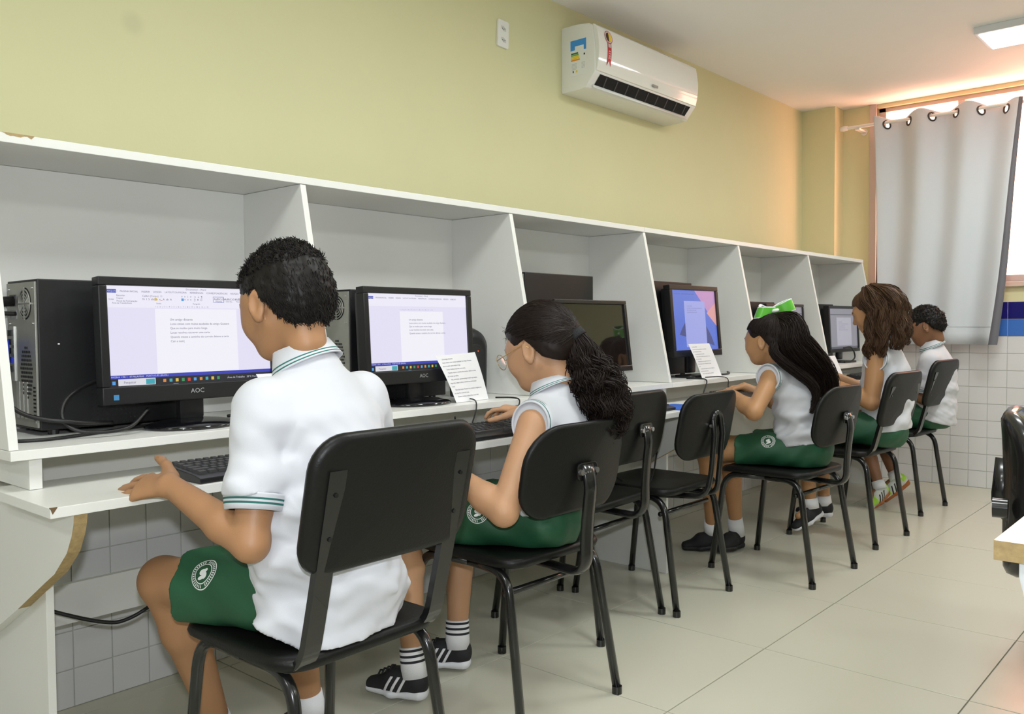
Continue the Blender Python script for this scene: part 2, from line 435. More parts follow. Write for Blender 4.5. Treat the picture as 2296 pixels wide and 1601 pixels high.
# ================================================================ COMPUTER DESKS
DX = [0.637, 1.425, 2.290, 3.145, 4.010, 4.875, 5.750]
ZD, ZT, ZS = 0.807, 0.72, 1.442
YB, YDF, YSF = 2.29, 1.87, 2.005
def desk_unit(a, b, label):
    x0, x1 = DX[a]-(.009 if a == 0 else 0), DX[b]+(.009 if b == 6 else 0)
    t = empty('computer_desk', ((x0+x1)/2, 2.08, 0), 0, label, 'desk', 'long white computer desks along the wall')
    def P(o): o.parent = t; o.location = (-(x0+x1)/2, -2.08, 0); return o
    g = .0008
    P(MB().box((x0, YSF, ZS), (x1-g, YB+.015, ZS+.02)).build('top_shelf', M_lam, bevel=.0015))
    P(MB().box((x0, YDF, ZD-.02), (x1-g, YB+.015, ZD)).build('desktop', M_lam, bevel=.0015))
    P(MB().box((x0-.0, 1.68, ZT-.02), (x1-.003, 2.0, ZT)).build('keyboard_tray', M_lam, bevel=.0015))
    for k in range(a, b):
        l = DX[k]+.0095; r = DX[k+1]-.0095
        P(MB().box((l, YB, ZD+g), (r, YB+.014, ZS-g)).build('back_panel', M_lam))
    for k in range(a, b+1):
        if a and k == a: continue
        c = DX[k]
        poly = [(YSF+.003, ZS-g), (YB+.014, ZS-g), (YB+.014, ZD+g), (YDF+.008, ZD+g)]
        P(MB().prism(poly, 0, c-.009, c+.009).build('divider', M_lam, bevel=.001))
    if a == 0:
        P(MB().box((x0+.09, YB, .60), (x1-.01, YB+.014, ZD-.021)).build('apron_panel', M_lam))
        P(MB().box((x0+.09, YB-.012, .302), (x1-.01, YB+.006, .404)).build('back_rail', M_lam, bevel=.0015))
        for hx, hz in ((1.085, .745), (1.335, .745)):
            P(MB().cyl((hx, YB-.002, hz), (hx, YB+.004, hz), .0085, 14).build('cable_hole', M_dark))
    else:
        P(MB().box((x0+.02, YB, .385), (x1-.02, YB+.014, ZD-.021)).build('apron_panel', M_lam))
    for k in ((a, b) if a == 0 else (b,)):
        # curved bracket under the tray with raw chipboard edge, and the leg panel behind it
        c = {0: .672, 3: DX[3]-.025, 6: DX[6]-.04}[k]
        prof = [(1.686, .6995), (1.690, .680), (1.700, .656), (1.724, .620), (1.785, .569), (1.836, .541), (1.983, .458), (2.133, .378), (YB-.001, .300), (YB-.001, .6995)]
        ms = [1]*6 + [0]*4
        P(MB().prism(prof, 0, c, c+.025, 0, ms).build('tray_bracket', [M_lam, M_chip]))
        P(MB().box((c, 1.90, ZT+g), (c+.025, YB-.001, ZD-.0205)).build('tray_post', M_lam, bevel=.001))
        P(MB().box((c+.0255, 1.90, 0), (c+.0415, YB-.001, .6995)).build('leg_panel', M_lam, bevel=.001))
    if a == 0:
        # missing strips of laminate
        rr = random.Random(3)
        top = [(.676+.062*q/9, ZS+.0206 - (0 if q in (0, 9) else rr.uniform(.003, .0085))) for q in range(10)]
        poly = top + [(.738, ZS+.0206), (.676, ZS+.0206)]
        P(MB().prism(poly, 1, YSF-.0006, YSF+.004).build('chipped_edge', M_chip))
        P(MB().prism([(x0-.0006, ZT+.0004), (x0+.013, ZT+.0004), (x0+.004, ZT-.012)], 1, 1.6794, 1.684).build('chipped_corner', mat('dark_chipboard', (.16, .10, .05), .9)))
    return t
desk1 = desk_unit(0, 3, 'long white laminate computer desk with shelf, nearest half with chipped edges')
desk2 = desk_unit(3, 6, 'long white laminate computer desk with shelf, farther half ending by the window')

# ================================================================ AIR CONDITIONER, SOCKET
ac = empty('air_conditioner', (3.66, YW, 2.12), 0, 'white split air conditioner mounted high on the yellow wall', 'air conditioner')
def A(o): o.parent = ac; o.location = (-3.66, -YW, -2.12); return o
prof = [(YW, 2.118), (YW, 2.416), (2.405, 2.416), (2.335, 2.408), (2.312, 2.394), (2.30, 2.30), (2.299, 2.20), (2.300, 2.187), (2.352, 2.124), (2.40, 2.119)]
ab = MB(); ab.prism(prof, 0, 3.20, 4.10)
A(ab.build('body', M_white, bevel=.006))
pf = [(2.318, 2.4035), (2.303, 2.397)] + [(2.293-.014*math.sin(PI*q/10), 2.388-.195*q/10) for q in range(11)] + [(2.3005, 2.191), (2.3005, 2.30), (2.313, 2.394)]
A(MB().prism(pf, 0, 3.206, 4.094).build('front_panel', mat('ac_gloss_panel', (.84, .84, .80), .08, coat=.5), bevel=.003))
# outlet slot on the sloped underside
def slope(u, d=0.0):   # u 0..1 from front lip to rear lip
    a = Vector((0, 2.300, 2.187)); b = Vector((0, 2.352, 2.124)); n = Vector((0, -.771, -.637))
    return a.lerp(b, u)+n*d
s0, s1 = slope(0.06, .002), slope(.84, .002)
A(MB().quad((3.245, s0.y, s0.z), (4.05, s0.y, s0.z), (4.05, s1.y, s1.z), (3.245, s1.y, s1.z)).build('air_outlet', M_dark))
for q in range(9):
    x = 3.30+q*.088; a = slope(.10, .0035); b = slope(.7, .0035)
    A(MB().quad((x-.004, a.y, a.z), (x+.004, a.y, a.z), (x+.016, b.y, b.z), (x+.008, b.y, b.z)).build('vane', mat('grey_vane', (.05, .05, .055), .5)))
a, b = slope(.78, .007), slope(.98, .010)
A(MB().tube([(3.235, a.y, a.z), (4.06, a.y, a.z)], .005, 8, ry=.010, side=(0, .8, -.5)).build('louver', M_white, smooth=True))
A(MB().box((3.655, 2.279, 2.205), (3.70, 2.284, 2.216)).build('maker_badge', mat('badge_grey', (.28, .28, .26), .4)))
# energy label on the left end, rosette sticker on the front
lab = MB(); X = 3.1992
def lq(y0, y1, z0, z1, m, d=0): lab.quad((X-d, y0, z0), (X-d, y1, z0), (X-d, y1, z1), (X-d, y0, z1), m)
LY0, LY1, LZ0, LZ1 = 2.435, 2.347, 2.185, 2.345
lq(LY0, LY1, LZ0, LZ1, 0); lq(LY0, LY1, LZ1-.028, LZ1, 1, .0003); lq(LY0, LY0-.025, LZ1-.045, LZ1-.028, 1, .0003)
lq(LY1+.013, LY1, LZ1-.050, LZ1, 1, .0004)
for q, (m, w) in enumerate(((2, .040), (3, .043), (4, .046), (4, .048), (5, .050))):
    z = LZ1-.056-q*.0075; lq(LY0-.003, LY0-.003-w, z-.0065, z, m, .0003)
for q in range(5): lq(LY0-.006, LY0-.035, LZ0+.055-q*.006-.002, LZ0+.055-q*.006, 6, .0003); lq(LY1+.026, LY1+.006, LZ0+.055-q*.006-.002, LZ0+.055-q*.006, 6, .0003)
lq(LY1+.014, LY1+.006, LZ0+.086, LZ0+.094, 7, .0003); lq(LY0-.012, LY0-.018, LZ0+.014, LZ0+.024, 7, .0003); lq(LY0-.03, LY0-.038, LZ0+.014, LZ0+.024, 4, .0003)
lm = [mat('label_white', (.82, .84, .82), .5), mat('label_blue', (.05, .30, .75), .5), mat('label_green', (.02, .14, .05), .5), mat('label_lime', (.18, .42, .05), .5), mat('label_yellow', (.85, .62, .02), .5), mat('label_orange', (.75, .28, .02), .5), mat('label_grey', (.5, .52, .5), .5), mat('label_black', (.02, .02, .02), .5)]
A(lab.build('energy_label', lm))
rz = MB()
def py(z):   # front panel surface y at height z
    s = min(max((2.388-z)/.195, 0), 1); return 2.293-.014*math.sin(PI*s)-.0012
cxr, czr = 3.285, 2.352
def disc(cx, cz, r, d, m, a0=0, a1=2*PI, nn=24):
    pts = [(cx+r*math.cos(a0+(a1-a0)*q/nn), cz+r*math.sin(a0+(a1-a0)*q/nn)) for q in range(nn+1)]
    v = [(cx, py(cz)-d, cz)] + [(px_, py(pz_)-d, pz_) for px_, pz_ in pts]
    rz.add(v, [(0, q+1, q+2) for q in range(nn)], m)
disc(cxr, czr, .030, .0002, 1); disc(cxr, czr, .026, .0005, 3); disc(cxr, czr, .0225, .0008, 1); disc(cxr, czr, .021, .0011, 0, PI/2, 3*PI/2, 12); disc(cxr, czr, .021, .0011, 2, -PI/2, PI/2, 12)
def strip(zs, ws, m, d, off=0):
    for q in range(len(zs)-1):
        rz.quad((cxr-ws[q]+off, py(zs[q])-d, zs[q]), (cxr+ws[q]+off, py(zs[q])-d, zs[q]), (cxr+ws[q+1]+off, py(zs[q+1])-d, zs[q+1]), (cxr-ws[q+1]+off, py(zs[q+1])-d, zs[q+1]), m)
strip([2.326, 2.30, 2.28, 2.26, 2.245], [.015]*5, 1, .0003)
for sgn in (-1, 1):
    rz.add([(cxr, py(2.245)-.0003, 2.245), (cxr+sgn*.015, py(2.245)-.0003, 2.245), (cxr+sgn*.016, py(2.226)-.0003, 2.222)], [(0, 1, 2)], 1)
strip([2.322, 2.305], [.010, .010], 4, .0006)
v, f = text_geo('2023', .021); rz.add([(cxr-.007+y_*1.0, py(2.262+x_*.8)-.0008, 2.252+x_*.95) for x_, y_, z_ in v], f, 3)
A(rz.build('rosette_sticker', [mat('st_brown', (.03, .015, .01), .5), mat('st_red', (.55, .02, .03), .45), lm[4], lm[0], lm[6]]))

sk = empty('socket_plate', (2.79, YW, 2.29), 0, 'white double wall socket plate beside the air conditioner', 'wall socket')
MB().prism(rrect(.068, .114, .008), 1, -.010, 0).build('plate', M_white, sk, bevel=.002, rot=(0, math.radians(2), 0))
for dz in (.022, -.026):
    s = MB().prism([(.017*math.cos(PI/3*q+PI/6), .012*math.sin(PI/3*q)+dz) for q in range(6)], 1, -.0108, -.0095).build('socket_face', mat('socket_grey', (.6, .6, .58), .5), sk)
    for dx in (-.007, .0, .007):
        MB().cyl((dx, -.0112, dz-(.004 if dx == 0 else 0)), (dx, -.0105, dz-(.004 if dx == 0 else 0)), .0021, 8).build('pin_hole', M_dark, s)

# ================================================================ CURTAIN
M_cur = mat('curtain_cloth', (0.62, 0.66, 0.70), 0.7, bump=0.25, bump_scale=500, sheen=.2)
M_curb = mat('curtain_lining', (0.16, 0.16, 0.18), 0.8)
M_ring = mat('dark_ring', (0.09, 0.075, 0.07), 0.35, metal=.7)
cu = empty('curtain', (5.965, 1.56, 0.91), 0, 'pale grey blackout curtain with metal eyelets before the bright window', 'curtain')
def Cc(o): o.parent = cu; o.location = (-5.965, -1.56, -.91); return o
RODX, RODZ = 5.955, 2.365
NX, NZ = 120, 26
def cpt(u, w, off=0.0):
    # u 0..1 left to right (y falls), w 0..1 from the bottom to the top
    yl = 2.005*(1-w)+2.0*w - .045*(1-w); yr = 1.305*(1-w)+1.155*w
    if w > .85: pass
    y = yl+(yr-yl)*u
    amp = .040*(0.35+.65*w)
    ph = PI*(u*6-.5)
    x = RODX + amp*math.sin(ph) + .012*math.sin(u*17+w*3)*(1-w) + .010*math.sin(u*9.5+1)*(1-w*.6)
    z = .912+(2.408-.912)*w - .030*u*w - (.012*math.cos(u*5) * (1 if w > .9 else 0)) + .018*math.cos(ph+PI/2)*(w**6)
    y += .012*math.sin(w*5+u*3)*(1-w)
    return (x+off, y, z)
v = []; f = []; fm = []
WL = [.945*q/20 for q in range(21)] + [.945+.055*q/14 for q in range(1, 15)]; NZ = len(WL)-1
eye = [Vector(cpt((k+.5)/6, .972)) for k in range(6)]
for off in (0, .003):
    for j in range(NZ+1):
        for i in range(NX+1): v.append(cpt(i/NX, WL[j], off))
S_ = (NX+1)*(NZ+1)
for j in range(NZ):
    for i in range(NX):
        a = j*(NX+1)+i
        if j > 19 and min((Vector(cpt((i+.5)/NX, (WL[j]+WL[j+1])/2))-e).length for e in eye) < .0225: continue
        f.append((a, a+NX+1, a+NX+2, a+1)); fm.append(0); f.append((S_+a, S_+a+1, S_+a+NX+2, S_+a+NX+1)); fm.append(1)
for j in range(NZ):
    a = j*(NX+1); f.append((a, S_+a, S_+a+NX+1, a+NX+1)); fm.append(1); b = a+NX; f.append((b, b+NX+1, S_+b+NX+1, S_+b)); fm.append(1)
for i in range(NX):
    f.append((i, i+1, S_+i+1, S_+i)); fm.append(1); a = NZ*(NX+1)+i; f.append((a, S_+a, S_+a+1, a+1)); fm.append(0)
Cc(mk('cloth', v, f, [M_cur, M_curb], None, True, fm))
# a turned-back edge of dark lining on the right side and the stitched hem
v = []; f = []
for j in range(NZ+1):
    w = WL[j]; p = Vector(cpt(1.0, w)); wd = .018+.030*(1-w)
    v += [p, p+Vector((.012, -wd, 0)), p+Vector((.016, -wd, 0)), p+Vector((.005, 0, 0))]
for j in range(NZ):
    a = 4*j
    for q in range(4): f.append((a+q, a+(q+1) % 4, a+4+(q+1) % 4, a+4+q))
Cc(mk('lining_edge', v, f, M_curb, None, True))
v, f = tube_geo([Vector(cpt(i/60, .075))+Vector((-.0012, 0, 0)) for i in range(61)], .0011, 5); Cc(mk('hem_stitch', v, f, mat('stitch', (.42, .44, .46), .8)))
for k in range(6):
    u = (k+.5)/6; p = Vector(cpt(u, .972)); d = (Vector(cpt(u+.01, .972))-Vector(cpt(u-.01, .972))).normalized()
    n_ = Vector((0, 0, 1)).cross(d).normalized(); pts = []
    for q in range(22):
        a = 2*PI*q/22; pts.append(p+d*(.024*math.cos(a))+Vector((0, 0, .024*math.sin(a))))
    v, f = tube_geo(pts, .006, 8, True, side=n_); Cc(mk('eyelet', v, f, M_ring, None, True))
rod = empty('curtain_rod', (RODX, 1.1, RODZ), 0, 'thin white curtain rod fixed near the ceiling', 'curtain rod')
MB().cyl((0, -1.1, 0), (0, 1.10, .004), .011, 14).build('rod', M_white, rod, smooth=False, autosmooth=True)
MB().lathe([(.0, -.03), (.014, -.026), (.018, 0), (.014, .026), (.0, .03)], (0, 0, 0), 14).build('finial', M_white, rod, loc=(0, 1.11, .004), rot=(PI/2, 0, 0), smooth=True)
MB().box((-.012, 1.00, -.02), (XF-RODX, 1.03, -.008)).cyl((XF-RODX-.006, 1.015, -.014), (XF-RODX, 1.015, -.014), .022, 16).build('bracket', M_white, rod)
# ================================================================ CHAIRS
def chair_backrest(w, h, zc, yc, lean, curve, rb, rt, th=.024):
    cl, sl = math.cos(lean), math.sin(lean)
    def fn(u, v, ww):
        # u across, v up, ww thickness; concave towards the sitter (+y)
        y = ww + curve*(u/(w/2))**2
        return (u, yc + y*cl - v*sl, zc + v*cl + y*sl)
    return slab(rrect(w-th, h-th, rb, 7, rt), th, fn)
def chair_seat(w, d, yc, z, th=.028):
    def fn(u, v, ww):
        dip = -.010*math.cos(min(1, abs(u)/(w/2))*PI/2)*math.cos(min(1, abs(v)/(d/2))*PI/2)
        drop = -.016*max(0, (v-d*.30)/(d*.2))**2
        return (u, yc+v, z-th/2 + ww + dip + drop)
    return slab(rrect(w-th, d-th, .06, 7, .07), th, fn, rings=(1, .95, .85, .7, .5, .25))
def leg_side(o, t, sx, rear, front, ztop, r, yr0, yf0):
    """one inverted-U side: rear leg, side rail under the seat, front leg as separate tubes"""
    xi = .165*sx
    pr = fillet([(sx*rear[0], rear[1], .012), (sx*(rear[0]-.02), yr0, ztop), (xi, .22, ztop)], .07, 7)
    pf = fillet([(sx*front[0], front[1], .012), (sx*(front[0]-.02), yf0, ztop), (xi, .22, ztop)], .07, 7)
    for p in (pr, pf):
        l = MB().tube(p, r, 12).build('leg', M_tube, t, smooth=True)
        q = p[0]
        MB().cyl((q.x, q.y, 0), (q.x, q.y, .022), r+.002, 12).build('foot_cap', M_tube, l, autosmooth=True)
def make_chair(kind, loc, rz, label, top=.80, group='black school chairs at the desks'):
    t = empty('chair', loc, rz, label, 'chair', group)
    if kind == 'A':
        v, f = chair_seat(.40, .405, .235, .452); mk('seat', v, f, M_chair, t, True)
        h = .270; lean = math.radians(13)
        v, f = chair_backrest(.405, h, top-h/2*math.cos(lean), -.045, lean, .014, .050, .062, .026); mk('backrest', v, f, M_chair, t, True)
        for sx in (-1, 1):
            leg_side(None, t, sx, (.185, .0), (.185, .43), .418, .0125, .06, .385)
            x = .152*sx
            p = fillet([(x, -.060, top-.065), (x, -.004, .575), (x, .035, .43), (x, .20, .415)], .055, 7)
            v, f = bar_geo(p, .0075, .0185, (0, 1, .2)); mk('back_post', v, f, M_tube, t)
            for zz in (top-.11, top-.19):
                yy = -.060+.056*(top-.065-zz)/(top-.64)
                MB().cyl((x, yy-.0105, zz), (x, yy-.005, zz), .0042, 10).build('rivet', M_tube, t)
    else:
        v, f = chair_seat(.40, .41, .235, .452); mk('seat', v, f, M_chair, t, True)
        h = .255; lean = math.radians(11)
        v, f = chair_backrest(.405, h, top-h/2*math.cos(lean), -.035, lean, .030, .075, .105 if kind == 'B' else .07, .018); mk('backrest', v, f, M_chair, t, True)
        for sx in (-1, 1): leg_side(None, t, sx, (.200, .0), (.200, .455), .415, .0125, .065, .40)
        MB().tube([(-.175, .085, .355), (.175, .085, .355)], .009, 10).build('crossbar', M_tube, t, smooth=True)
        zp = top-.135
        if kind == 'B':
            p = fillet([(0, -.052, zp+.02), (0, -.066, zp-.03), (0, -.05, zp-.16), (0, -.05, .395), (0, .25, .405)], .075, 8)
            MB().tube(p, .011, 12, ry=.024, side=(0, 1, .3)).build('back_post', M_tube, t, smooth=True)
            pl = MB().prism(rrect(.082, .046, .014), 1, -.056, -.050).build('mount_plate', M_tube, t, loc=(0, 0, zp+.004), bevel=.002)
            for bx in (-.031, .031): MB().cyl((bx, -.064, 0), (bx, -.055, 0), .0075, 12).build('bolt', M_bolt, pl)
        else:
            sh = .030
            arch = [(sh*math.cos(a), -.052, zp+.03+sh*math.sin(a)) for a in [PI*q/8 for q in range(9)]]
            low = lambda s: [(s*sh, -.058, zp-.02), (s*sh, -.045, zp-.17), (s*(sh+.012), -.03, .415), (s*(sh+.05), .20, .40)]
            p = fillet(list(reversed(low(1))), .06, 6) + arch[0:] + fillet(low(-1), .06, 6)
            MB().tube(p, .0105, 10).build('back_post', M_tube, t, smooth=True)
            for bx in (-.040, .046): MB().cyl((bx, -.055, zp+.012), (bx, -.046, zp+.012), .0065, 12).build('bolt', M_bolt, t)
    return t
make_chair('A', (1.065, 1.262, 0), 0, 'black chair with two flat back posts under the nearest boy', .870)
make_chair('B', (1.825, 1.392, 0), math.radians(-2), 'black chair with single back post under the girl in glasses', .80)
make_chair('B', (2.495, 1.640, 0), math.radians(2), 'empty black chair with one back post and high rounded backrest', .825)
make_chair('C', (2.90, 1.588, 0), math.radians(0), 'empty black chair with looped double-tube back post', .80)
make_chair('B', (3.53, 1.337, 0), math.radians(-3), 'black chair with single back post under the girl with green bow', .80)
make_chair('A', (4.29, 1.350, 0), math.radians(-4), 'black chair with two flat back posts under the brown-haired girl', .825)
make_chair('A', (5.16, 1.402, 0), math.radians(-4), 'black chair with two flat back posts nearest the window wall', .85)

# ================================================================ COMPUTERS
def tower(loc, label, w=.18, h=.355, d=.40, full=True, plugs=False):
    """rear panel faces -x (towards the camera), side panel faces -y"""
    t = empty('computer_tower', loc, 0, label, 'computer')
    g = .006
    MB().box((.004, 0, .012), (d, w, h)).build('case', mat('case_black', (.007, .007, .008), .45), t, bevel=.003)
    for fx in (.04, d-.04):
        for fy in (.025, w-.025): MB().cyl((fx, fy, 0), (fx, fy, .0125), .012, 12).build('foot', M_black, t)
    rp = MB().box((0, g, .018), (.0055, w-g, h-.006)).build('rear_panel', M_steel, t, bevel=.001)
    # power supply fan at the top: dark disc with wire guard rings and cross bars (near the room side)
    fz, fy = h-.055, .062
    def disk(y, z, r, m, x, parent, name, nn=26):
        v = [(x, y, z)] + [(x, y+r*math.cos(2*PI*q/nn), z+r*math.sin(2*PI*q/nn)) for q in range(nn)]
        mk(name, v, [(0, 1+q, 1+(q+1) % nn) for q in range(nn)], m, parent)
    disk(fy, fz, .037, M_dark, -.0004, rp, 'fan_opening')
    if full:
        for r in (.010, .0175, .025, .0325):
            v, f = tube_geo([(-.0018, fy+r*math.cos(2*PI*q/26), fz+r*math.sin(2*PI*q/26)) for q in range(26)], .0019, 6, True); mk('fan_guard', v, f, M_steel, rp, True)
        b = MB()
        for a in (0, PI/2): b.tube([(-.002, fy-.037*math.cos(a), fz-.037*math.sin(a)), (-.002, fy+.037*math.cos(a), fz+.037*math.sin(a))], .0024, 6)
        b.build('guard_bar', M_steel, rp)
        MB().box((-.003, .118, fz-.005), (.001, .148, fz+.022)).build('power_inlet', M_black, rp)
        MB().box((-.0015, .112, fz-.034), (.001, .152, fz-.014)).build('power_switch', mat('switch_grey', (.3, .3, .3), .5), rp)
        # rear fan holes: honeycomb of dark holes joined as one
        hb = MB(); hz = h*.40
        for i in range(-6, 7):
            for j in range(-6, 7):
                y = .062+j*.0062+(i % 2)*.0031; z = hz+i*.0095
                if ((y-.062)/.036)**2+((z-hz)/.060)**2 < 1:
                    v = [(-.0005, y, z)]+[(-.0005, y+.0024*math.cos(PI/3*q), z+.0038*math.sin(PI/3*q)) for q in range(6)]
                    hb.add(v, [(0, 1+q, 1+(q+1) % 6) for q in range(6)])
        tag(hb.build('vent_holes', M_dark, rp), kind='stuff')
        MB().box((-.003, .128, h*.34), (.0, .158, h*.70)).build('port_shield', mat('bright_steel', (.6, .6, .58), .25, metal=.9), rp)
        for q in range(5):
            MB().box((-.008, .132, h*.40+q*.021), (-.002, .152, h*.40+q*.021+.014)).build('port', M_blueplug if (plugs and q == 1) else M_black, rp)
        for q in range(3):
            MB().box((-.0015, .06+q*.024, .035), (.0, .076+q*.024, .12)).build('slot_cover', mat('bright_steel', (.6, .6, .58), .25, metal=.9), rp)
        sv = MB()
        for q in range(9): sv.box((-.0006, .012, .035+q*.009), (0, .026, .039+q*.009))
        tag(sv.build('vent_slots', M_dark, rp), kind='stuff')
        for yy, zz in ((.02, h-.02), (.02, h-.10), (w-.02, h-.02), (w-.02, h-.10), (.016, .03)):
            MB().cyl((-.002, yy, zz), (.001, yy, zz), .0035, 10).build('screw', M_bolt, rp)
        # vent perforation on the side panel facing the room
        pb = MB(); rr = random.Random(2)
        for cz, cxx in ((h*.55, d*.42), (h*.17, d*.42)):
            for i in range(10):
                for j in range(10):
                    x = cxx-.05+i*.011; z = cz-.045+j*.010
                    pb.box((x, -.0006, z), (x+.004, .0, z+.004))
        tag(pb.build('side_perforation', mat('perforation', (.035, .035, .04), .25, metal=.5), t), kind='stuff')
        MB().box((.045, -.0012, h*.58), (.049, 0, h*.59)).build('sticker_bit', M_white, t)
    return t
ZC0 = ZD+.0005
tower((.760, 2.085, ZC0), 'black tower computer at the left end, its back with fan and plugs showing', plugs=True)
tower((1.640, 2.085, ZC0), 'black tower computer behind the nearest boy, only its rear fan showing')
tower((2.440, 2.075, ZC0), 'tall black tower computer behind the dark switched-off monitor', h=.44, d=.43)
tower((3.245, 2.075, ZC0), 'black tower computer behind the tall blue-lit monitor', h=.438, d=.42, full=False)
tower((4.200, 2.085, ZC0), 'black tower computer partly hidden by the green bow', h=.362, full=False)
tower((5.060, 2.085, ZC0), 'black tower computer in the last work place by the window', h=.362, full=False)

E_page = emit_mat('screen_page_white', (.93, .92, 1.0), .93)
E_bg = emit_mat('screen_margin_lilac', (.84, .81, 1.0), .90)
E_rib = emit_mat('screen_ribbon', (.90, .88, 1.0), .92)
E_txt = emit_mat('screen_text_ink', (.18, .17, .34), .55)
E_blue = emit_mat('screen_status_blue', (.035, .05, .52), .85)
E_tab = emit_mat('screen_tab_blue', (.04, .07, .55), .8)
E_bar = emit_mat('screen_taskbar', (.012, .012, .025), .6)
E_box = emit_mat('screen_search_box', (.82, .82, .9), .85)
E_ic = [emit_mat('icon_%s' % n_, c_, .8) for n_, c_ in (('teal', (.05, .45, .55)), ('orange', (.8, .3, .05)), ('skyblue', (.1, .4, .9)), ('red', (.75, .06, .04)), ('green', (.05, .35, .12)), ('yellow', (.85, .6, .08)))]
def mesh_join(items):
    b = MB()
    for v, f, m in items: b.add(v, f, m)
    return b
LINES = ['Um amigo distante', 'Lucas estava com muitas saudades do amigo Gustavo', 'Que se mudou para muito longe.', 'Lucas resolveu escrever uma carta.', 'Quando estava a caminho do correio deixou a carta', 'Cair e nem|']
def monitor(loc, rz, label, w=.455, h=.292, bz=.020, bzb=.040, z0=.068, tilt=3.0, style='doc', logo=True, base='oval', page=(.27, .78), lines=LINES, shell=M_black):
    t = empty('monitor', loc, rz, label, 'monitor')
    p = empty('tmp'); tl = math.radians(tilt)
    R = Matrix.Rotation(-tl, 3, 'X')
    piv = Vector((0, 0, z0+h/2))
    def T(v): return [tuple(R @ (Vector(q)-piv) + piv) for q in v]
    def put(b, name, m, par, **k):
        b.v = T(b.v); return b.build(name, m, par, **k)
    # shell and bezel
    sh = MB().box((-w/2+.012, .012, z0+.012), (w/2-.012, .048, z0+h-.012)); put(sh, 'back_shell', shell, t, bevel=.012)
    bzl = MB()
    for lo, hi in (((-w/2, -.012, z0), (w/2, .022, z0+bzb)), ((-w/2, -.012, z0+h-bz), (w/2, .022, z0+h)), ((-w/2, -.012, z0+bzb), (-w/2+bz, .022, z0+h-bz)), ((w/2-bz, -.012, z0+bzb), (w/2, .022, z0+h-bz))): bzl.box(lo, hi)
    put(bzl, 'bezel', shell, t, bevel=.003)
    X0, X1, Z0, Z1 = -w/2+bz, w/2-bz, z0+bzb, z0+h-bz
    SW, SH = X1-X0, Z1-Z0
    def q(b, u0, v0, u1, v1, m, d=0): b.quad((X0+u0*SW, -.0045-d, Z0+v0*SH), (X0+u1*SW, -.0045-d, Z0+v0*SH), (X0+u1*SW, -.0045-d, Z0+v1*SH), (X0+u0*SW, -.0045-d, Z0+v1*SH), m)
    b = MB(); txt = MB()
    def tx(s, u, v, size, m=0, d=.0009, clip=None):
        vv, ff = text_geo(s, size); txt.add([(X0+u*SW+a, -.0045-d, Z0+v*SH+c) for a, c, _ in vv], ff, m)
    if style == 'doc':
        mats = [E_bg, E_page, E_rib, E_blue, E_bar, E_box, E_tab] + E_ic
        q(b, 0, 0, 1, 1, 0); q(b, page[0], .11, page[1], .775, 1, .0003); q(b, 0, .84, 1, 1, 2, .0003)
        q(b, 0, .078, 1, .112, 3, .0005); q(b, 0, 0, 1, .078, 4, .0005); q(b, .045, .008, .255, .074, 5, .0007); q(b, .20, .012, .25, .066, 7, .0009)
        q(b, 0, .93, .055, .965, 6, .0006); q(b, .012, .02, .03, .055, 9, .0008)
        for i in range(10): q(b, .30+i*.037, .024, .317+i*.037, .056, 7+(i*5+1) % 6, .0008)
        q(b, .36, .0, .39, .006, 9, .0008)
        put(b, 'screen', mats, t).name = 'screen'
        scr = t.children[-1]
        for i, s in enumerate(lines): tx(s, page[0]+.085, .655-i*.045, .0072 if i else .0076)
        tx('PÁGINA INICIAL     INSERIR     DESIGN     LAYOUT DA PÁGINA     REFERÊNCIAS     CORRESPONDÊNCIAS     REVISÃO     EXIBIÇÃO', .075, .938, .0058)
        tx('ARQUIVO', .004, .938, .0058, 1); tx('Documento1 - Word', .46, .972, .006)
        if lines is LINES:
            q2 = MB(); q(q2, 0, .785, 1, .84, 0, .0004); put(q2, 'ribbon', E_rib, scr)
            tx('Recortar', .055, .897, .0055); tx('Copiar', .055, .870, .0055); tx('Pincel de Formatação', .055, .842, .0055); tx('Colar', .012, .858, .0055)
            tx('Calibri (Corpo)  11', .20, .894, .0062); tx('N  I  S  abc  x  x   A  ab  A', .20, .862, .0066); tx('≡  ≡  ≡  ≡   ↕  ◊  □', .43, .862, .0066); tx('≡  ≡  1  ←  →  ↓  ¶', .43, .894, .0066)
            tx('AaBbCcDc', .635, .875, .0070); tx('AaBbCcDc', .705, .875, .0070); tx('AaBbC', .775, .875, .0082); tx('AaBbCc', .835, .875, .0078); tx('AaB', .905, .873, .012)
            tx('1 Normal', .64, .853, .005); tx('1 Sem Esp...', .705, .853, .005); tx('Título 1', .78, .853, .005); tx('Título 2', .845, .853, .005); tx('Título', .91, .853, .005)
            tx('Área de Transferência', .03, .822, .005); tx('Fonte', .28, .822, .005); tx('Parágrafo', .50, .822, .005); tx('Estilo', .80, .822, .005)
            q3 = MB()
            for a, c in (((.63, .848), (.70, .852)), ((.63, .905), (.70, .909)), ((.63, .848), (.632, .909)), ((.698, .848), (.70, .909))): q(q3, a[0], a[1], c[0], c[1], 0, .0009)
            put(q3, 'style_frame', E_tab, scr)
            q4 = MB(); q(q4, .27, .857, .283, .885, 0, .001); q(q4, .43, .857, .445, .885, 1, .001); q(q4, .305, .857, .316, .862, 2, .001); put(q4, 'ribbon_icons', [E_ic[5], E_ic[2], E_ic[3]], scr)
        tx('1 · | · 2 · | · 3 · | · 4 · | · 5 · | · 6 · | · 7 · | · 8 · | · 9 · | · 10 · | · 11 · | · 12', page[0], .79, .0048)
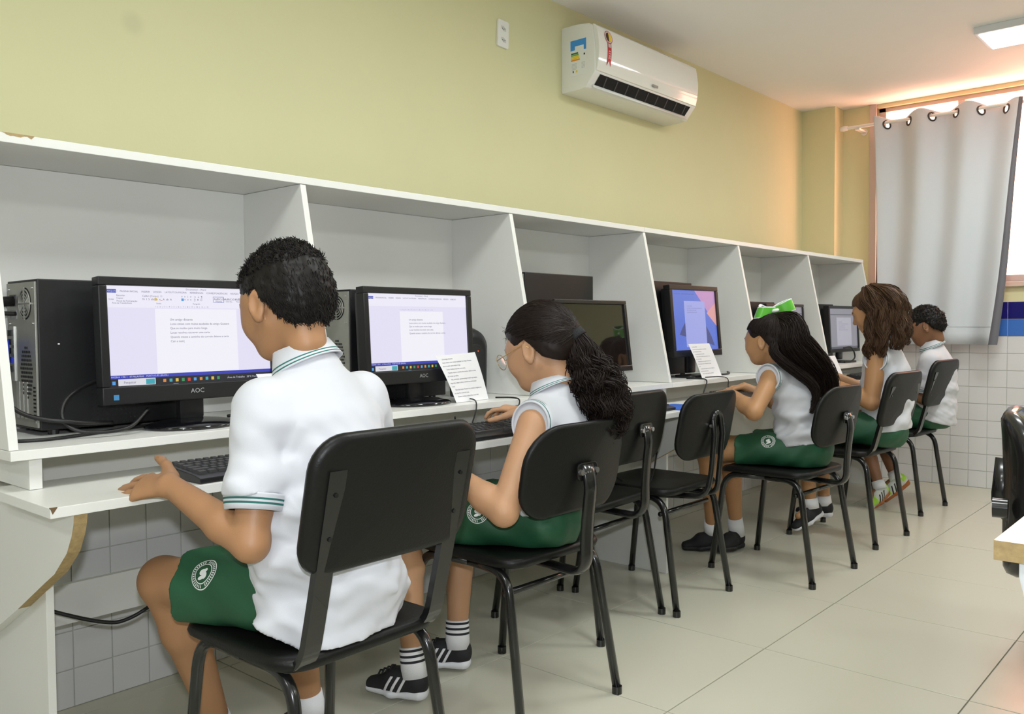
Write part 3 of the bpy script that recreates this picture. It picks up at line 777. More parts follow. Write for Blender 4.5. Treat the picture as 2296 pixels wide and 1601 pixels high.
        tx('PÁGINA 1 DE 1   47 PALAVRAS    PORTUGUÊS (BRASIL)', .006, .087, .0056, 1); tx('Pesquisar', .075, .028, .0075); tx('Área de Trabalho', .70, .028, .0068, 1); tx('30°C Parc. nublado', .83, .028, .0068, 1)
        tag(put(txt, 'screen_text', [E_txt, emit_mat('screen_text_light', (.75, .76, .9), .8)], scr), kind='stuff')
    elif style == 'blue':
        E_w = [emit_mat('wall_%d' % i, c, .8) for i, c in enumerate(((.13, .22, .78), (.62, .34, .66), (.09, .11, .30), (.42, .47, .95), (.85, .42, .42)))]
        # a document over a picture with a dark hill: several nested sheets
        q(b, 0, 0, 1, 1, 0)
        hill = [(X0+SW*(.12+.80*i/14), Z0+SH*(.06+.52*math.sin(PI*min(1, (i+1.5)/15.5))**.8)) for i in range(15)]
        b.add([(x_, -.0049, z_) for x_, z_ in hill], [tuple(range(15))], 2)
        tri = [(X0+SW*.52, Z0+SH), (X0+SW, Z0+SH), (X0+SW, Z0+SH*.40)]; b.add([(x_, -.0047, z_) for x_, z_ in tri], [(0, 1, 2)], 1)
        tri = [(X0+SW*.78, Z0+SH*.62), (X0+SW, Z0+SH*.80), (X0+SW, Z0+SH*.40)]; b.add([(x_, -.0048, z_) for x_, z_ in tri], [(0, 1, 2)], 4)
        q(b, .26, .02, .74, .82, 3, .0008); q(b, 0, 0, 1, .05, 0, .0009); q(b, 0, .86, 1, 1, 0, -.0001)
        put(b, 'screen', E_w, t); scr = t.children[-1]
        for i, s in enumerate(LINES[:4]): tx(s, .32, .73-i*.035, .0058, 0, .0012)
        tx('Documento1 - Word      ARQUIVO   INICIAL   INSERIR   DESIGN', .05, .93, .006, 0, .0012)
        tag(put(txt, 'screen_text', [E_txt], scr), kind='stuff')
    elif style == 'off':
        q(b, 0, 0, 1, 1, 0); put(b, 'screen', mat('dark_glass_screen', (.012, .008, .007), .05, coat=.6), t)
    else:
        E_g = [emit_mat('dim_grey', (.40, .39, .45), .6), emit_mat('dim_page', (.58, .57, .66), .65), emit_mat('dim_bar', (.16, .16, .2), .6)]
        q(b, 0, 0, 1, 1, 0); q(b, .25, .08, .78, .78, 1, .0004); q(b, 0, 0, 1, .05, 2, .0004); q(b, 0, .84, 1, .86, 2, .0004)
        put(b, 'screen', E_g, t); scr = t.children[-1]
        for i, s in enumerate(LINES[:5]): tx(s, .32, .66-i*.05, .0066)
        tag(put(txt, 'screen_text', [E_txt], scr), kind='stuff')
    if logo:
        vv, ff = text_geo('AOC', .016); lg = MB().add([(a-.019, -.0126, z0+bzb*.40+c) for a, c, _ in vv], ff); put(lg, 'logo', mat('silver_print', (.6, .62, .65), .3, metal=.6), t)
        q5 = MB().box((-w/2+.024, -.0124, z0+.010), (-w/2+.036, -.012, z0+.022)); put(q5, 'maker_sticker', mat('sticker_blue', (.05, .22, .45), .4), t)
    # neck and base
    MB().box((-.032, .012, .018), (.032, .036, z0+.05)).build('neck', shell, t, bevel=.008)
    if base == 'oval':
        bs = MB().lathe([(.0, .0), (.112, .0), (.114, .005), (.106, .010), (.075, .017), (.034, .021), (.0, .022)], (0, .012, 0), 40, sx=1.02, sy=.80)
        bs.build('base', M_gloss, t, smooth=True)
    else:
        MB().prism(rrect(.20, .11, .03), 2, 0, .012).build('base', shell, t, bevel=.004)
    bpy.data.objects.remove(p)
    return t
monitor((1.082, 1.985, ZC0), math.radians(-1), 'wide black monitor with a typed page and ribbon, nearest the camera')
monitor((1.832, 1.985, ZC0), math.radians(0), 'black monitor with a short typed page beside the leaning sheet', w=.45, lines=LINES[:5], page=(.30, .74))
monitor((2.745, 1.985, ZC0), math.radians(-2), 'black monitor switched off, dark screen behind the ponytail', w=.45, h=.285, bz=.016, bzb=.022, z0=.055, style='off', logo=False, tilt=7)
monitor((3.560, 2.000, ZC0), math.radians(-3), 'tall squarish monitor with a blue and pink picture', w=.405, h=.325, bz=.022, bzb=.03, z0=.095, style='blue', logo=False, base='square', tilt=5)
monitor((4.545, 2.000, ZC0), math.radians(-2), 'black monitor with a dim grey page behind the green bow', w=.45, h=.28, bz=.016, bzb=.02, z0=.07, style='dim', logo=False, base='square')
monitor((5.400, 2.000, ZC0), math.radians(-2), 'black monitor with a dim grey page, last by the window', w=.45, h=.285, bz=.018, bzb=.022, z0=.065, style='dim', logo=False, base='square')

# keyboards
kme = {}
def key_mesh(w, d=.0155):
    k = round(w, 4)
    if k not in kme:
        b = MB(); a = .0025
        v = [(-w/2, -d/2, 0), (w/2, -d/2, 0), (w/2, d/2, 0), (-w/2, d/2, 0), (-w/2+a, -d/2+a*.8, .007), (w/2-a, -d/2+a*.8, .007), (w/2-a, d/2-a*.6, .007), (-w/2+a, d/2-a*.6, .007)]
        b.add(v, [(0, 3, 2, 1), (4, 5, 6, 7), (0, 1, 5, 4), (1, 2, 6, 5), (2, 3, 7, 6), (3, 0, 4, 7)])
        kme[k] = newmesh('key', b.v, b.f, M_key)
    return kme[k]
def keyboard(loc, rz, label, single=True):
    t = empty('keyboard', loc, rz, label, 'keyboard')
    tilt = math.radians(4.5)
    prof = [(-.078, 0), (.078, .0), (.078, .026), (.070, .028), (-.055, .017), (-.078, .011)]
    MB().prism(prof, 0, -.222, .222).build('case', M_black, t, bevel=.002)
    rows = [[1]*15, [1]*13+[2], [1.5]+[1]*12+[1.5], [1.75]+[1]*11+[2.25], [2.25]+[1]*10+[2.75], [1.25, 1.25, 1.25, 6.25, 1.25, 1.25, 1.25, 1.25]]
    U = .0188; allb = MB()
    def put(x, r, wu):
        y = .058-r*.0200-(.004 if r else 0); z = .0245-(.07-y)*.088+.002
        w = wu*U-.0026
        if single:
            o = link('key', key_mesh(w), t, (x+wu*U/2, y, z), (tilt, 0, 0))
        else:
            me = key_mesh(w); allb.add([(p.co.x+x+wu*U/2, p.co.y+y, p.co.z+z) for p in me.vertices], [tuple(q.vertices) for q in me.polygons])
    for r, row in enumerate(rows):
        x = -.212
        for wu in row: put(x, r, wu); x += wu*U
        for k in range(3):
            if r in (0, 1, 2) or (r == 5) or (r == 4 and k == 1): put(.0775+k*U, r, 1)
    for r in range(1, 6):
        for k in range(4):
            put(.139+k*U, r, 1)
    if not single: tag(allb.build('keys', M_key, t), kind='stuff')
    return t
KZ = ZT+.0005
keyboard((1.150, 1.770, KZ), math.radians(1), 'black keyboard on the tray in front of the nearest boy')
keyboard((1.945, 1.770, KZ), math.radians(-1), 'black keyboard under the hand of the girl in glasses')
keyboard((2.70, 1.80, KZ), 0, 'black keyboard in front of the dark switched-off monitor', False)
keyboard((3.66, 1.80, KZ), 0, 'black keyboard in front of the girl with green bow', False)
keyboard((4.52, 1.80, KZ), 0, 'black keyboard in front of the brown-haired girl', False)
keyboard((5.35, 1.80, KZ), 0, 'black keyboard in front of the boy by the window', False)

# mouse pads and mice
def mouse(loc, rz, label):
    t = empty('computer_mouse', loc, rz, label, 'mouse')
    v, f = slab(rrect(.056, .098, .026, 6, .027), .012, lambda u, v_, w_: (u, v_, .006+w_ + (.020*max(0, 1-(u/.030)**2)*max(0, 1-((v_+.008)/.054)**2) if w_ > 0 else 0)), rings=(1, .92, .75, .5, .25))
    mk('shell', v, f, M_black, t, True)
    MB().tube([(-.0, .030+.01*math.cos(a), .022+.008*math.sin(a)) for a in [PI*q/6 for q in range(7)]], .0035, 8).build('wheel', mat('wheel_grey', (.2, .2, .2), .5), t)
    return t
def pad(loc, rz, label, w=.20, d=.17):
    o = MB().prism(rrect(w, d, .012), 2, 0, .003).build('mouse_pad', M_pad, None, bevel=.001); o.location = loc; o.rotation_euler = (0, 0, rz)
    return tag(o, label, 'mouse pad', 'blue mouse pads')
pad((2.40, 1.785, ZT+.0003), math.radians(8), 'blue mouse pad on the tray beside the ponytail', .21, .19)
pad((3.02, 1.775, ZT+.0003), math.radians(-4), 'blue mouse pad seen between the two empty chairs', .20, .17)
mouse((2.40, 1.80, ZT+.0036), .1, 'black mouse on the blue pad beside the ponytail')
mouse((3.385, 1.80, ZT+.0006), .1, 'black mouse under the hand of the girl with green bow')

# paper sheets leaning on the monitors
PTEXT = ['      Um amigo distante', '   Lucas estava com muitas saudades do amigo Gustavo', 'que se mudou para muito longe.', '      Lucas resolveu escrever uma carta.', '      Quando estava a caminho do correio, deixou a carta', 'cair e nem percebeu.', '      Mas, ainda bem, que seu amigo Antônio que estava', 'logo atrás, pegou a carta e colocou no correio para', 'Lucas.', '      Dois dias depois, Gustavo viu o carteiro chegando em', 'sua casa. Era a carta do Lucas.', '      Gustavo recebeu a carta e ficou muito feliz!']
def sheet(bl, br, tl, tr, bow, label):
    bl, br, tl, tr = map(Vector, (bl, br, tl, tr))
    nrm = (br-bl).cross(tl-bl).normalized()
    def S(u, v, d=0):
        p = bl.lerp(br, u).lerp(tl.lerp(tr, u), v)
        return p + nrm*(bow*math.sin(PI*v)*(1-.3*u) + d)
    N = 10; v = []; f = []
    for d in (0, -.0004):
        for j in range(N+1):
            for i in range(7): v.append(S(i/6, j/N, d))
    n_ = 7*(N+1)
    for j in range(N):
        for i in range(6):
            a = j*7+i; f.append((a, a+1, a+8, a+7)); f.append((n_+a, n_+a+7, n_+a+8, n_+a+1))
    o0 = (bl+br)/2
    t = mk('paper_sheet', [p-o0 for p in v], f, M_paper, None, True, loc=o0); tag(t, label, 'paper', 'printed sheets leaning by the monitors')
    b = MB(); W_ = (br-bl).length; H_ = (tl-bl).length
    for i, s in enumerate(PTEXT):
        vv, ff = text_geo(s, .0068)
        for k in range(len(vv)):
            x_, y_, _ = vv[k]; vv[k] = tuple(S(min(.985, .05+x_*.88/W_), .90-i*.072+y_/H_, .0004)-o0)
        b.add(vv, ff)
    tag(b.build('printed_text', M_ink, t), kind='stuff')
    return t
sheet((1.930, 1.925, ZD+.001), (2.100, 1.945, ZD+.001), (1.868, 1.955, .957), (2.050, 1.958, .964), .004, 'printed sheet standing on the desk right of the typed page monitor')
sheet((3.495, 1.925, ZD+.001), (3.690, 1.930, ZD+.001), (3.415, 1.950, .962), (3.615, 1.955, .962), .003, 'printed sheet leaning on the tall blue-lit monitor')
sheet((4.665, 1.91, ZD+.001), (4.80, 1.91, ZD+.001), (4.645, 1.965, .952), (4.80, 1.965, .954), .004, 'printed sheet behind the long hair, leaning at the divider')
sheet((4.73, 1.82, ZT+.001), (4.955, 1.82, ZT+.001), (4.705, 1.863, .868), (4.91, 1.863, .867), .002, 'printed sheet propped against the desk edge by the brown-haired girl')
sheet((1.285, 1.925, ZD+.001), (1.425-.015, 1.925, ZD+.001), (1.235, 1.955, .93), (1.39, 1.96, .93), .003, 'printed sheet mostly hidden behind the nearest boy')

# speaker beside the second monitor
sp = empty('speaker', (2.165, 2.10, ZC0), 0, 'rounded black speaker with a small orange light beside the sheet', 'speaker')
v, f = slab([(x_*.10/.1, y_) for x_, y_ in rrect(.105, .205, .02, 7, .0522)], .07, lambda u, v_, w_: (u, w_, .1025+v_*.96+.004)); mk('cabinet', v, f, M_black, sp, True)
v, f = slab(rrect(.08, .155, .015, 6, .039), .006, lambda u, v_, w_: (u, w_-.035, .10+v_)); mk('grille', v, f, mat('speaker_mesh', (.02, .02, .02), .8, bump=.5, bump_scale=700), sp, True)
MB().cyl((.01, -.0395, .155), (.01, -.037, .155), .0028, 10).build('power_light', emit_mat('orange_led', (.9, .15, .02), .8), sp)

# cables
def cable(pts, r, label, name='cable', group='black cables'):
    P = spline(pts, 8); o0 = Vector(P[0]); v, f = tube_geo([p-o0 for p in P], r, 8)
    o = mk(name, v, f, M_cable, None, True, loc=o0); return tag(o, label, 'cable', group)
zt = ZD+.004
cable([(.752, 2.18, 1.085), (.70, 2.18, 1.08), (.655, 2.16, 1.02), (.655, 2.10, .95), (.70, 2.02, .87), (.79, 1.975, .845), (.90, 2.03, .83)], .005, 'black cable hanging from the back of the left end tower')
cable([(1.0, 2.04, .93), (.90, 2.05, .935), (.80, 2.015, .90), (.775, 1.99, .85), (.81, 1.965, .822), (.90, 1.955, .823), (.965, 1.985, .86)], .0042, 'thick black cable loop in front of the left end tower')
cable([(.66, 2.02, zt), (.74, 1.985, zt), (.86, 2.02, zt), (1.0, 2.07, zt), (1.16, 2.07, zt)], .0038, 'black cable lying on the desk under the first monitor')
MB_ = MB().tube([(.757, 2.21, 1.115-.0), (.70, 2.21, 1.11)], .012, 10); o = MB_.build('power_plug', M_cable, None, smooth=True); tag(o, 'black power plug in the back of the left end tower', 'plug')
MB_ = MB().box((.70, 2.212, .975), (.748, 2.250, 1.025)); o = MB_.build('monitor_plug', M_blueplug, None, bevel=.003); tag(o, 'blue monitor plug in the back of the left end tower', 'plug')
cable([(1.20, 2.05, .93), (1.26, 2.03, .90), (1.33, 2.06, .87), (1.38, 2.08, .84), (1.34, 2.12, zt), (1.25, 2.12, zt)], .004, 'tangled black cable behind the nearest boy')
cable([(2.02, 1.98, .815), (1.985, 1.90, .815), (1.955, 1.862, .80), (1.94, 1.855, .775), (1.93, 1.86, .742)], .0022, 'thin cable dropping from the desk to the keyboard of the girl in glasses')
cable([(1.86, 1.862, .775), (1.865, 1.868, .745), (1.862, 1.88, .725)], .003, 'short black cable under the desk edge behind the girl in glasses')
cable([(2.14, 1.95, zt-.001), (2.17, 1.90, zt-.001), (2.16, 1.862, .805), (2.15, 1.858, .78)], .0024, 'thin cable curving over the desk edge right of the leaning sheet')
cable([(2.62, 1.98, zt-.001), (2.70, 1.93, zt-.001), (2.70, 1.862, .806), (2.64, 1.855, .76), (2.58, 1.85, .735), (2.53, 1.83, .728)], .0024, 'thin cable from the desk to the tray behind the empty chair')
cable([(3.40, 1.95, zt-.001), (3.42, 1.89, zt-.001), (3.415, 1.858, .80), (3.37, 1.85, .75), (3.35, 1.83, .726)], .003, 'black cable hanging at the tall blue-lit monitor')
cable([(3.52, 1.93, zt-.001), (3.60, 1.89, zt-.001), (3.61, 1.858, .80), (3.60, 1.85, .76), (3.60, 1.83, .73)], .0022, 'thin cable beside the sheet at the tall monitor')
cable([(3.72, 1.98, zt), (3.80, 1.96, zt), (3.9, 2.0, zt), (3.98, 2.05, zt)], .0045, 'black cable lying by the foot of the tall monitor')
cable([(5.30, 1.96, .90), (5.33, 1.93, .905), (5.39, 1.93, .88), (5.41, 1.93, .84), (5.37, 1.94, .815), (5.30, 1.95, .812)], .0045, 'black cable loop at the foot of the last monitor')
cable([(.722, 2.262, .415), (.79, 2.24, .38), (.93, 2.20, .315), (1.0, 2.18, .31), (1.10, 2.16, .36), (1.22, 2.14, .42), (1.27, 2.12, .52), (1.33, 2.06, .66), (1.345, 2.03, .70)], .005, 'black cable sagging under the tray past the boy at the left')
cable([(1.0, 1.80, .695), (1.005, 1.83, .66), (1.01, 1.87, .62)], .0025, 'thin cable below the tray by the left hand')
cable([(2.62, 1.99, .70), (2.68, 1.95, .55), (2.80, 1.85, .43), (2.86, 1.80, .44), (2.88, 1.78, .56)], .003, 'black cable looping below the tray between the empty chairs')

# ================================================================ RIGHT SIDE: other desk and chair
td = empty('side_desk', (1.9, -.2, 0), 0, 'white desk with raw chipboard edge at the right border', 'desk')
def D_(o): o.parent = td; o.location = (-1.9, .2, 0); return o
D_(MB().prism([(1.372, .292), (3.2, .292), (3.2, -.55), (1.372, -.55)], 2, .712, .74, 0, [0, 0, 0, 1]).build('desktop', [M_lam, M_chip]))
pr = [(.262, .711), (.262, .69), (.250, .64), (.225, .585), (.185, .53), (.13, .475), (.06, .43), (-.06, .40), (-.16, .40), (-.16, 0), (-.52, 0), (-.52, .711)]
D_(MB().prism(pr, 0, 1.382, 1.402).build('side_panel', [mat('grey_white_laminate', (.72, .75, .78), .4)], bevel=.0015))
D_(MB().prism(pr, 0, 3.17, 3.19).build('side_panel', [mat('grey_white_laminate', (.72, .75, .78), .4)], bevel=.0015))
D_(MB().box((1.405, -.53, .25), (3.165, -.515, .70)).build('modesty_panel', M_lam))
pad((1.515, .165, .7405), math.radians(24), 'blue mouse pad on the white desk at the right border', .20, .17)
oc = empty('office_chair', (3.10, .40, 0), math.radians(188), 'black office chair cut off at the right border', 'chair')
def bk(u, v, w): return (u, -.20+w+.05*(u/.21)**2-.18*(v/.5)**2*.4, .535+v)
v, f = slab(rrect(.43, .44, .07, 8, .12), .06, bk); mk('backrest', v, f, mat('black_leatherette', (.015, .014, .014), .25, coat=.3), oc, True)
v, f = slab(rrect(.44, .44, .07, 8), .07, lambda u, v_, w_: (u, v_+.08, .44+w_)); mk('seat', v, f, mat('black_leatherette', (.015, .014, .014), .25), oc, True)
MB().tube(fillet([(0, -.225, .62), (0, -.24, .45), (0, -.05, .39)], .06), .012, 10, ry=.03, side=(1, 0, 0)).build('back_post', M_tube, oc, smooth=True)
MB().cyl((0, .14, .10), (0, .14, .40), .025, 14).build('gas_column', M_tube, oc, autosmooth=True)
for q in range(5):
    a = 2*PI*q/5+.3; c, s = math.cos(a), math.sin(a)
    l = MB().tube([(0, .14, .10), (.22*c, .14+.22*s, .075)], [.028, .016], 8).build('base_arm', M_tube, oc, smooth=True)
    MB().cyl((.22*c-s*.02, .14+.22*s+c*.02, .03), (.22*c+s*.02, .14+.22*s-c*.02, .03), .03, 14).build('castor', M_tube, l, autosmooth=True)
MB().cyl((.20, -.245, .50), (.20, -.205, .50), .03, 14).build('adjuster_knob', M_tube, oc, autosmooth=True)
# ================================================================ ORGANIC SHAPES: distance field + surface nets
V3 = lambda *a: np.array(a, dtype=np.float64)
def nrm(v): v = np.asarray(v, float); return v/(np.linalg.norm(v)+1e-12)
class Field:
    def __init__(s, lo, hi, h):
        s.lo = np.asarray(lo, float); s.h = h
        s.n = np.ceil((np.asarray(hi, float)-s.lo)/h).astype(int)+1
        s.a = np.full(s.n, 1.0, dtype=np.float32)
    def sub(s, lo, hi):
        i0 = np.clip(np.floor((lo-s.lo)/s.h).astype(int), 0, s.n-1); i1 = np.clip(np.ceil((hi-s.lo)/s.h).astype(int)+1, 1, s.n)
        ax = [s.lo[k]+s.h*np.arange(i0[k], i1[k]) for k in range(3)]
        P = np.stack(np.meshgrid(*ax, indexing='ij'), -1)
        return tuple(slice(i0[k], i1[k]) for k in range(3)), P
    def add(s, prim, k=0.01):
        fn, lo, hi = prim; m = k+2*s.h+.004
        sl, P = s.sub(lo-m, hi+m)
        if P.size == 0: return s
        d = fn(P).astype(np.float32); a = s.a[sl]
        if k > 0:
            hh = np.maximum(k-np.abs(a-d), 0)/k; s.a[sl] = np.minimum(a, d)-hh*hh*k*.25
        else: s.a[sl] = np.minimum(a, d)
        return s
    def cut(s, prim, k=0.0):
        """remove a solid"""
        fn, lo, hi = prim; m = k+2*s.h+.004
        sl, P = s.sub(lo-m, hi+m)
        if P.size == 0: return s
        d = -fn(P).astype(np.float32); a = s.a[sl]
        if k > 0:
            hh = np.maximum(k-np.abs(a-d), 0)/k; s.a[sl] = np.maximum(a, d)+hh*hh*k*.25
        else: s.a[sl] = np.maximum(a, d)
        return s
    def grid(s):
        return s.sub(s.lo, s.lo+s.h*(s.n-1))[1]
    def keep(s, fn):
        m = s.a < .02; P = s.lo+s.h*np.argwhere(m); s.a[m] = np.maximum(s.a[m], fn(P).astype(np.float32)); return s
    def warp(s, fn):
        m = np.abs(s.a) < .035; P = s.lo+s.h*np.argwhere(m); s.a[m] += fn(P).astype(np.float32); return s
    def mesh(s):
        a = s.a; n = s.n
        ins = a < 0
        c = np.zeros(n-1, dtype=np.int8)
        for dx in (0, 1):
            for dy in (0, 1):
                for dz in (0, 1): c += ins[dx:n[0]-1+dx, dy:n[1]-1+dy, dz:n[2]-1+dz]
        act = (c > 0) & (c < 8)
        idx = np.full(n-1, -1, dtype=np.int64); I = np.argwhere(act); idx[act] = np.arange(len(I))
        acc = np.zeros((len(I), 3)); cnt = np.zeros(len(I))
        cor = [(x, y, z) for x in (0, 1) for y in (0, 1) for z in (0, 1)]
        val = {q: a[I[:, 0]+q[0], I[:, 1]+q[1], I[:, 2]+q[2]] for q in cor}
        for p in cor:
            for ax in range(3):
                if p[ax]: continue
                q = list(p); q[ax] = 1; q = tuple(q)
                va, vb = val[p], val[q]; m = (va < 0) != (vb < 0)
                t = np.where(m, va/(va-vb+1e-20), 0)
                for k in range(3): acc[:, k] += np.where(m, p[k]+(t if k == ax else 0), 0)
                cnt += m
        v = s.lo+s.h*(I+acc/cnt[:, None])
        F = []
        for ax in range(3):
            b, c2 = (ax+1) % 3, (ax+2) % 3
            sl0 = [slice(None)]*3; sl1 = [slice(None)]*3
            sl0[ax] = slice(0, n[ax]-1); sl1[ax] = slice(1, n[ax])
            i0, i1 = ins[tuple(sl0)], ins[tuple(sl1)]
            E = np.argwhere(i0 != i1)
            if len(E) == 0: continue
            ok = (E[:, b] > 0) & (E[:, b] < n[b]-1) & (E[:, c2] > 0) & (E[:, c2] < n[c2]-1); E = E[ok]
            fl = i0[E[:, 0], E[:, 1], E[:, 2]]
            def cell(db, dc):
                C = E.copy(); C[:, b] -= db; C[:, c2] -= dc; return idx[C[:, 0], C[:, 1], C[:, 2]]
            q = np.stack([cell(1, 1), cell(0, 1), cell(0, 0), cell(1, 0)], 1)
            q = np.where(fl[:, None], q, q[:, ::-1]); F.append(q)
        return v, np.concatenate(F)
def fast_mesh(name, v, f, mats, fm=None, smooth=True):
    me = bpy.data.meshes.new(name); v = np.asarray(v, dtype=np.float32); f = np.asarray(f, dtype=np.int32); k = f.shape[1]
    me.vertices.add(len(v)); me.vertices.foreach_set('co', v.ravel())
    me.loops.add(f.size); me.loops.foreach_set('vertex_index', f.ravel())
    me.polygons.add(len(f)); me.polygons.foreach_set('loop_start', np.arange(0, f.size, k, dtype=np.int32))
    for m in (mats if isinstance(mats, (list, tuple)) else [mats]): me.materials.append(m)
    if fm is not None: me.polygons.foreach_set('material_index', np.asarray(fm, dtype=np.int32))
    if smooth: me.polygons.foreach_set('use_smooth', np.ones(len(f), dtype=bool))
    me.update(calc_edges=True); me.validate()
    return me
# primitives -> (distance function, lo, hi)
def cap(a, b, ra, rb):
    a = np.asarray(a, float); b = np.asarray(b, float); ab = b-a; L2 = ab@ab+1e-12
    def fn(P):
        q = P-a; t = np.clip((q@ab)/L2, 0, 1); return np.linalg.norm(q-t[..., None]*ab, axis=-1)-(ra+(rb-ra)*t)
    m = max(ra, rb); return fn, np.minimum(a, b)-m, np.maximum(a, b)+m
def ell(c, R, r):
    c = np.asarray(c, float); R = np.asarray(R, float); r = np.asarray(r, float)
    def fn(P):
        q = (P-c)@R.T; k0 = np.linalg.norm(q/r, axis=-1); k1 = np.linalg.norm(q/(r*r), axis=-1)+1e-9; return k0*(k0-1)/k1
    m = r.max(); return fn, c-m, c+m
def ecap(a, b, side, r0, r1):
    """tapered capsule of elliptic section: r0, r1 = (half width along side, half depth)"""
    a = np.asarray(a, float); b = np.asarray(b, float); w = b-a; L = np.linalg.norm(w); w = w/L
    s_ = np.asarray(side, float); s_ = nrm(s_-w*(s_@w)); fr_ = np.cross(w, s_)
    def fn(P):
        q = P-a; t = q@w; tc = np.clip(t, 0, L); k = tc/L
        rx = r0[0]+(r1[0]-r0[0])*k; ry = r0[1]+(r1[1]-r0[1])*k; mn = np.minimum(rx, ry)
        return (np.sqrt(((q@s_)/rx)**2+((q@fr_)/ry)**2+((t-tc)/mn)**2)-1)*mn
    m = max(*r0, *r1); return fn, np.minimum(a, b)-m, np.maximum(a, b)+m
def boxp(c, R, r, rad=0.0):
    c = np.asarray(c, float); R = np.asarray(R, float); r = np.asarray(r, float)
    def fn(P):
        q = np.abs((P-c)@R.T)-(r-rad); return np.linalg.norm(np.maximum(q, 0), axis=-1)+np.minimum(q.max(-1), 0)-rad
    m = np.linalg.norm(r); return fn, c-m, c+m
def half(p, n):
    """distance function, inside where (x-p).n < 0"""
    p = np.asarray(p, float); n = nrm(n)
    return lambda P: (P-p)@n
def sines(seed, freq, amp, aniso=(1, 1, 1), k=7):
    r = np.random.default_rng(seed); K = r.normal(size=(k, 3))*freq*np.asarray(aniso); ph = r.uniform(0, 6.28, k)
    return lambda P: amp/math.sqrt(k)*sum(np.sin(P@K[i]+ph[i]) for i in range(k))
def strands(P0, r0, taper=0.25, sides=3):
    """P0: (n strands, m points, 3) -> tubes as arrays"""
    n, m, _ = P0.shape
    T = np.gradient(P0, axis=1); T /= np.linalg.norm(T, axis=-1, keepdims=True)+1e-9
    ref = rng.normal(size=(n, 1, 3)); U = np.cross(T, ref); U /= np.linalg.norm(U, axis=-1, keepdims=True)+1e-9; B = np.cross(T, U)
    t = np.linspace(0, 1, m)[None, :, None]; R = (r0 if np.isscalar(r0) else np.asarray(r0)[:, None, None])*(1-(1-taper)*t**2)
    v = np.stack([P0+R*(np.cos(2*PI*k/sides)*U+np.sin(2*PI*k/sides)*B) for k in range(sides)], 2).reshape(-1, 3)
    base = (np.arange(n)*m*sides)[:, None, None]+(np.arange(m-1)*sides)[None, :, None]
    q = []
    for k in range(sides):
        k2 = (k+1) % sides; q.append(np.stack([base[..., 0]+k, base[..., 0]+k2, base[..., 0]+sides+k2, base[..., 0]+sides+k], -1))
    return v, np.stack(q, 2).reshape(-1, 4)

# ---------------------------------------------------------------- materials for people
def skin(name, col):
    m = mat(name, col, 0.50, noise_amt=0.06, noise_scale=14, bump=0.05, bump_scale=300)
    b = m.node_tree.nodes['Principled BSDF']; b.inputs['Subsurface Weight'].default_value = 0.08; b.inputs['Subsurface Radius'].default_value = (.01, .004, .002)
    return m
def hairmat(name, col, rough=.38):
    return mat(name, col, max(rough, .48), spec=.22, noise_amt=.45, noise_scale=60)
M_shirt = mat('white_polo_cloth', (0.60, 0.61, 0.65), 0.85, bump=0.10, bump_scale=900, sheen=.15)
M_green = mat('green_shorts_cloth', (0.012, 0.084, 0.036), 0.6, bump=0.10, bump_scale=700, noise_amt=.12, noise_scale=9)
M_strp = mat('green_stripe_cloth', (0.02, 0.14, 0.12), 0.8)
M_sock = mat('white_sock_cloth', (0.80, 0.80, 0.82), 0.9, bump=.3, bump_scale=500)
M_sockb = mat('black_sock_stripe', (0.02, 0.02, 0.025), 0.9)
M_shoe = mat('black_shoe_fabric', (0.010, 0.010, 0.012), 0.7, bump=.3, bump_scale=600)
M_sole = mat('white_rubber', (0.72, 0.73, 0.76), 0.5)
M_crest = mat('white_print', (0.80, 0.82, 0.80), 0.7)
M_eye = mat('eye_white', (.8, .8, .78), .2); M_iris = mat('iris_brown', (.05, .025, .012), .15); M_lip = None

def band(center, axis, side, r0, r1, L, rows, mats, name, parent, org, th=.004, n=40, curl=None):
    """cloth band: elliptic tube round an axis, rows = [(fraction end, material index)], r = (side, front) half axes"""
    c = np.asarray(center, float); w = nrm(axis); s_ = np.asarray(side, float); s_ = nrm(s_-w*(s_@w)); f_ = np.cross(w, s_)
    ts = [0.0]; ms = []
    for e, m in rows: ts.append(e); ms.append(m)
    v = []; f = []; fm = []
    def ring(t, off):
        for i in range(n):
            a = 2*PI*i/n; k0 = r0[0]+(r1[0]-r0[0])*t+off; k1 = r0[1]+(r1[1]-r0[1])*t+off
            bend = curl(t, a) if curl else 0
            v.append(c+w*(L*t+bend)+s_*math.cos(a)*k0+f_*math.sin(a)*k1)
    ring(0, -th)
    for t in ts: ring(t, 0)
    ring(1, -th)
    for j in range(len(ts)+1):
        m = ms[0] if j == 0 else (ms[-1] if j > len(ms) else ms[j-1])
        for i in range(n):
            i2 = (i+1) % n; f.append((j*n+i, j*n+i2, (j+1)*n+i2, (j+1)*n+i)); fm.append(m)
    j = len(ts)+1
    for i in range(n):
        i2 = (i+1) % n; f.append((j*n+i, j*n+i2, i2, i)); fm.append(ms[0])
    return mk(name, [p-org for p in v], f, mats, parent, True, fm)
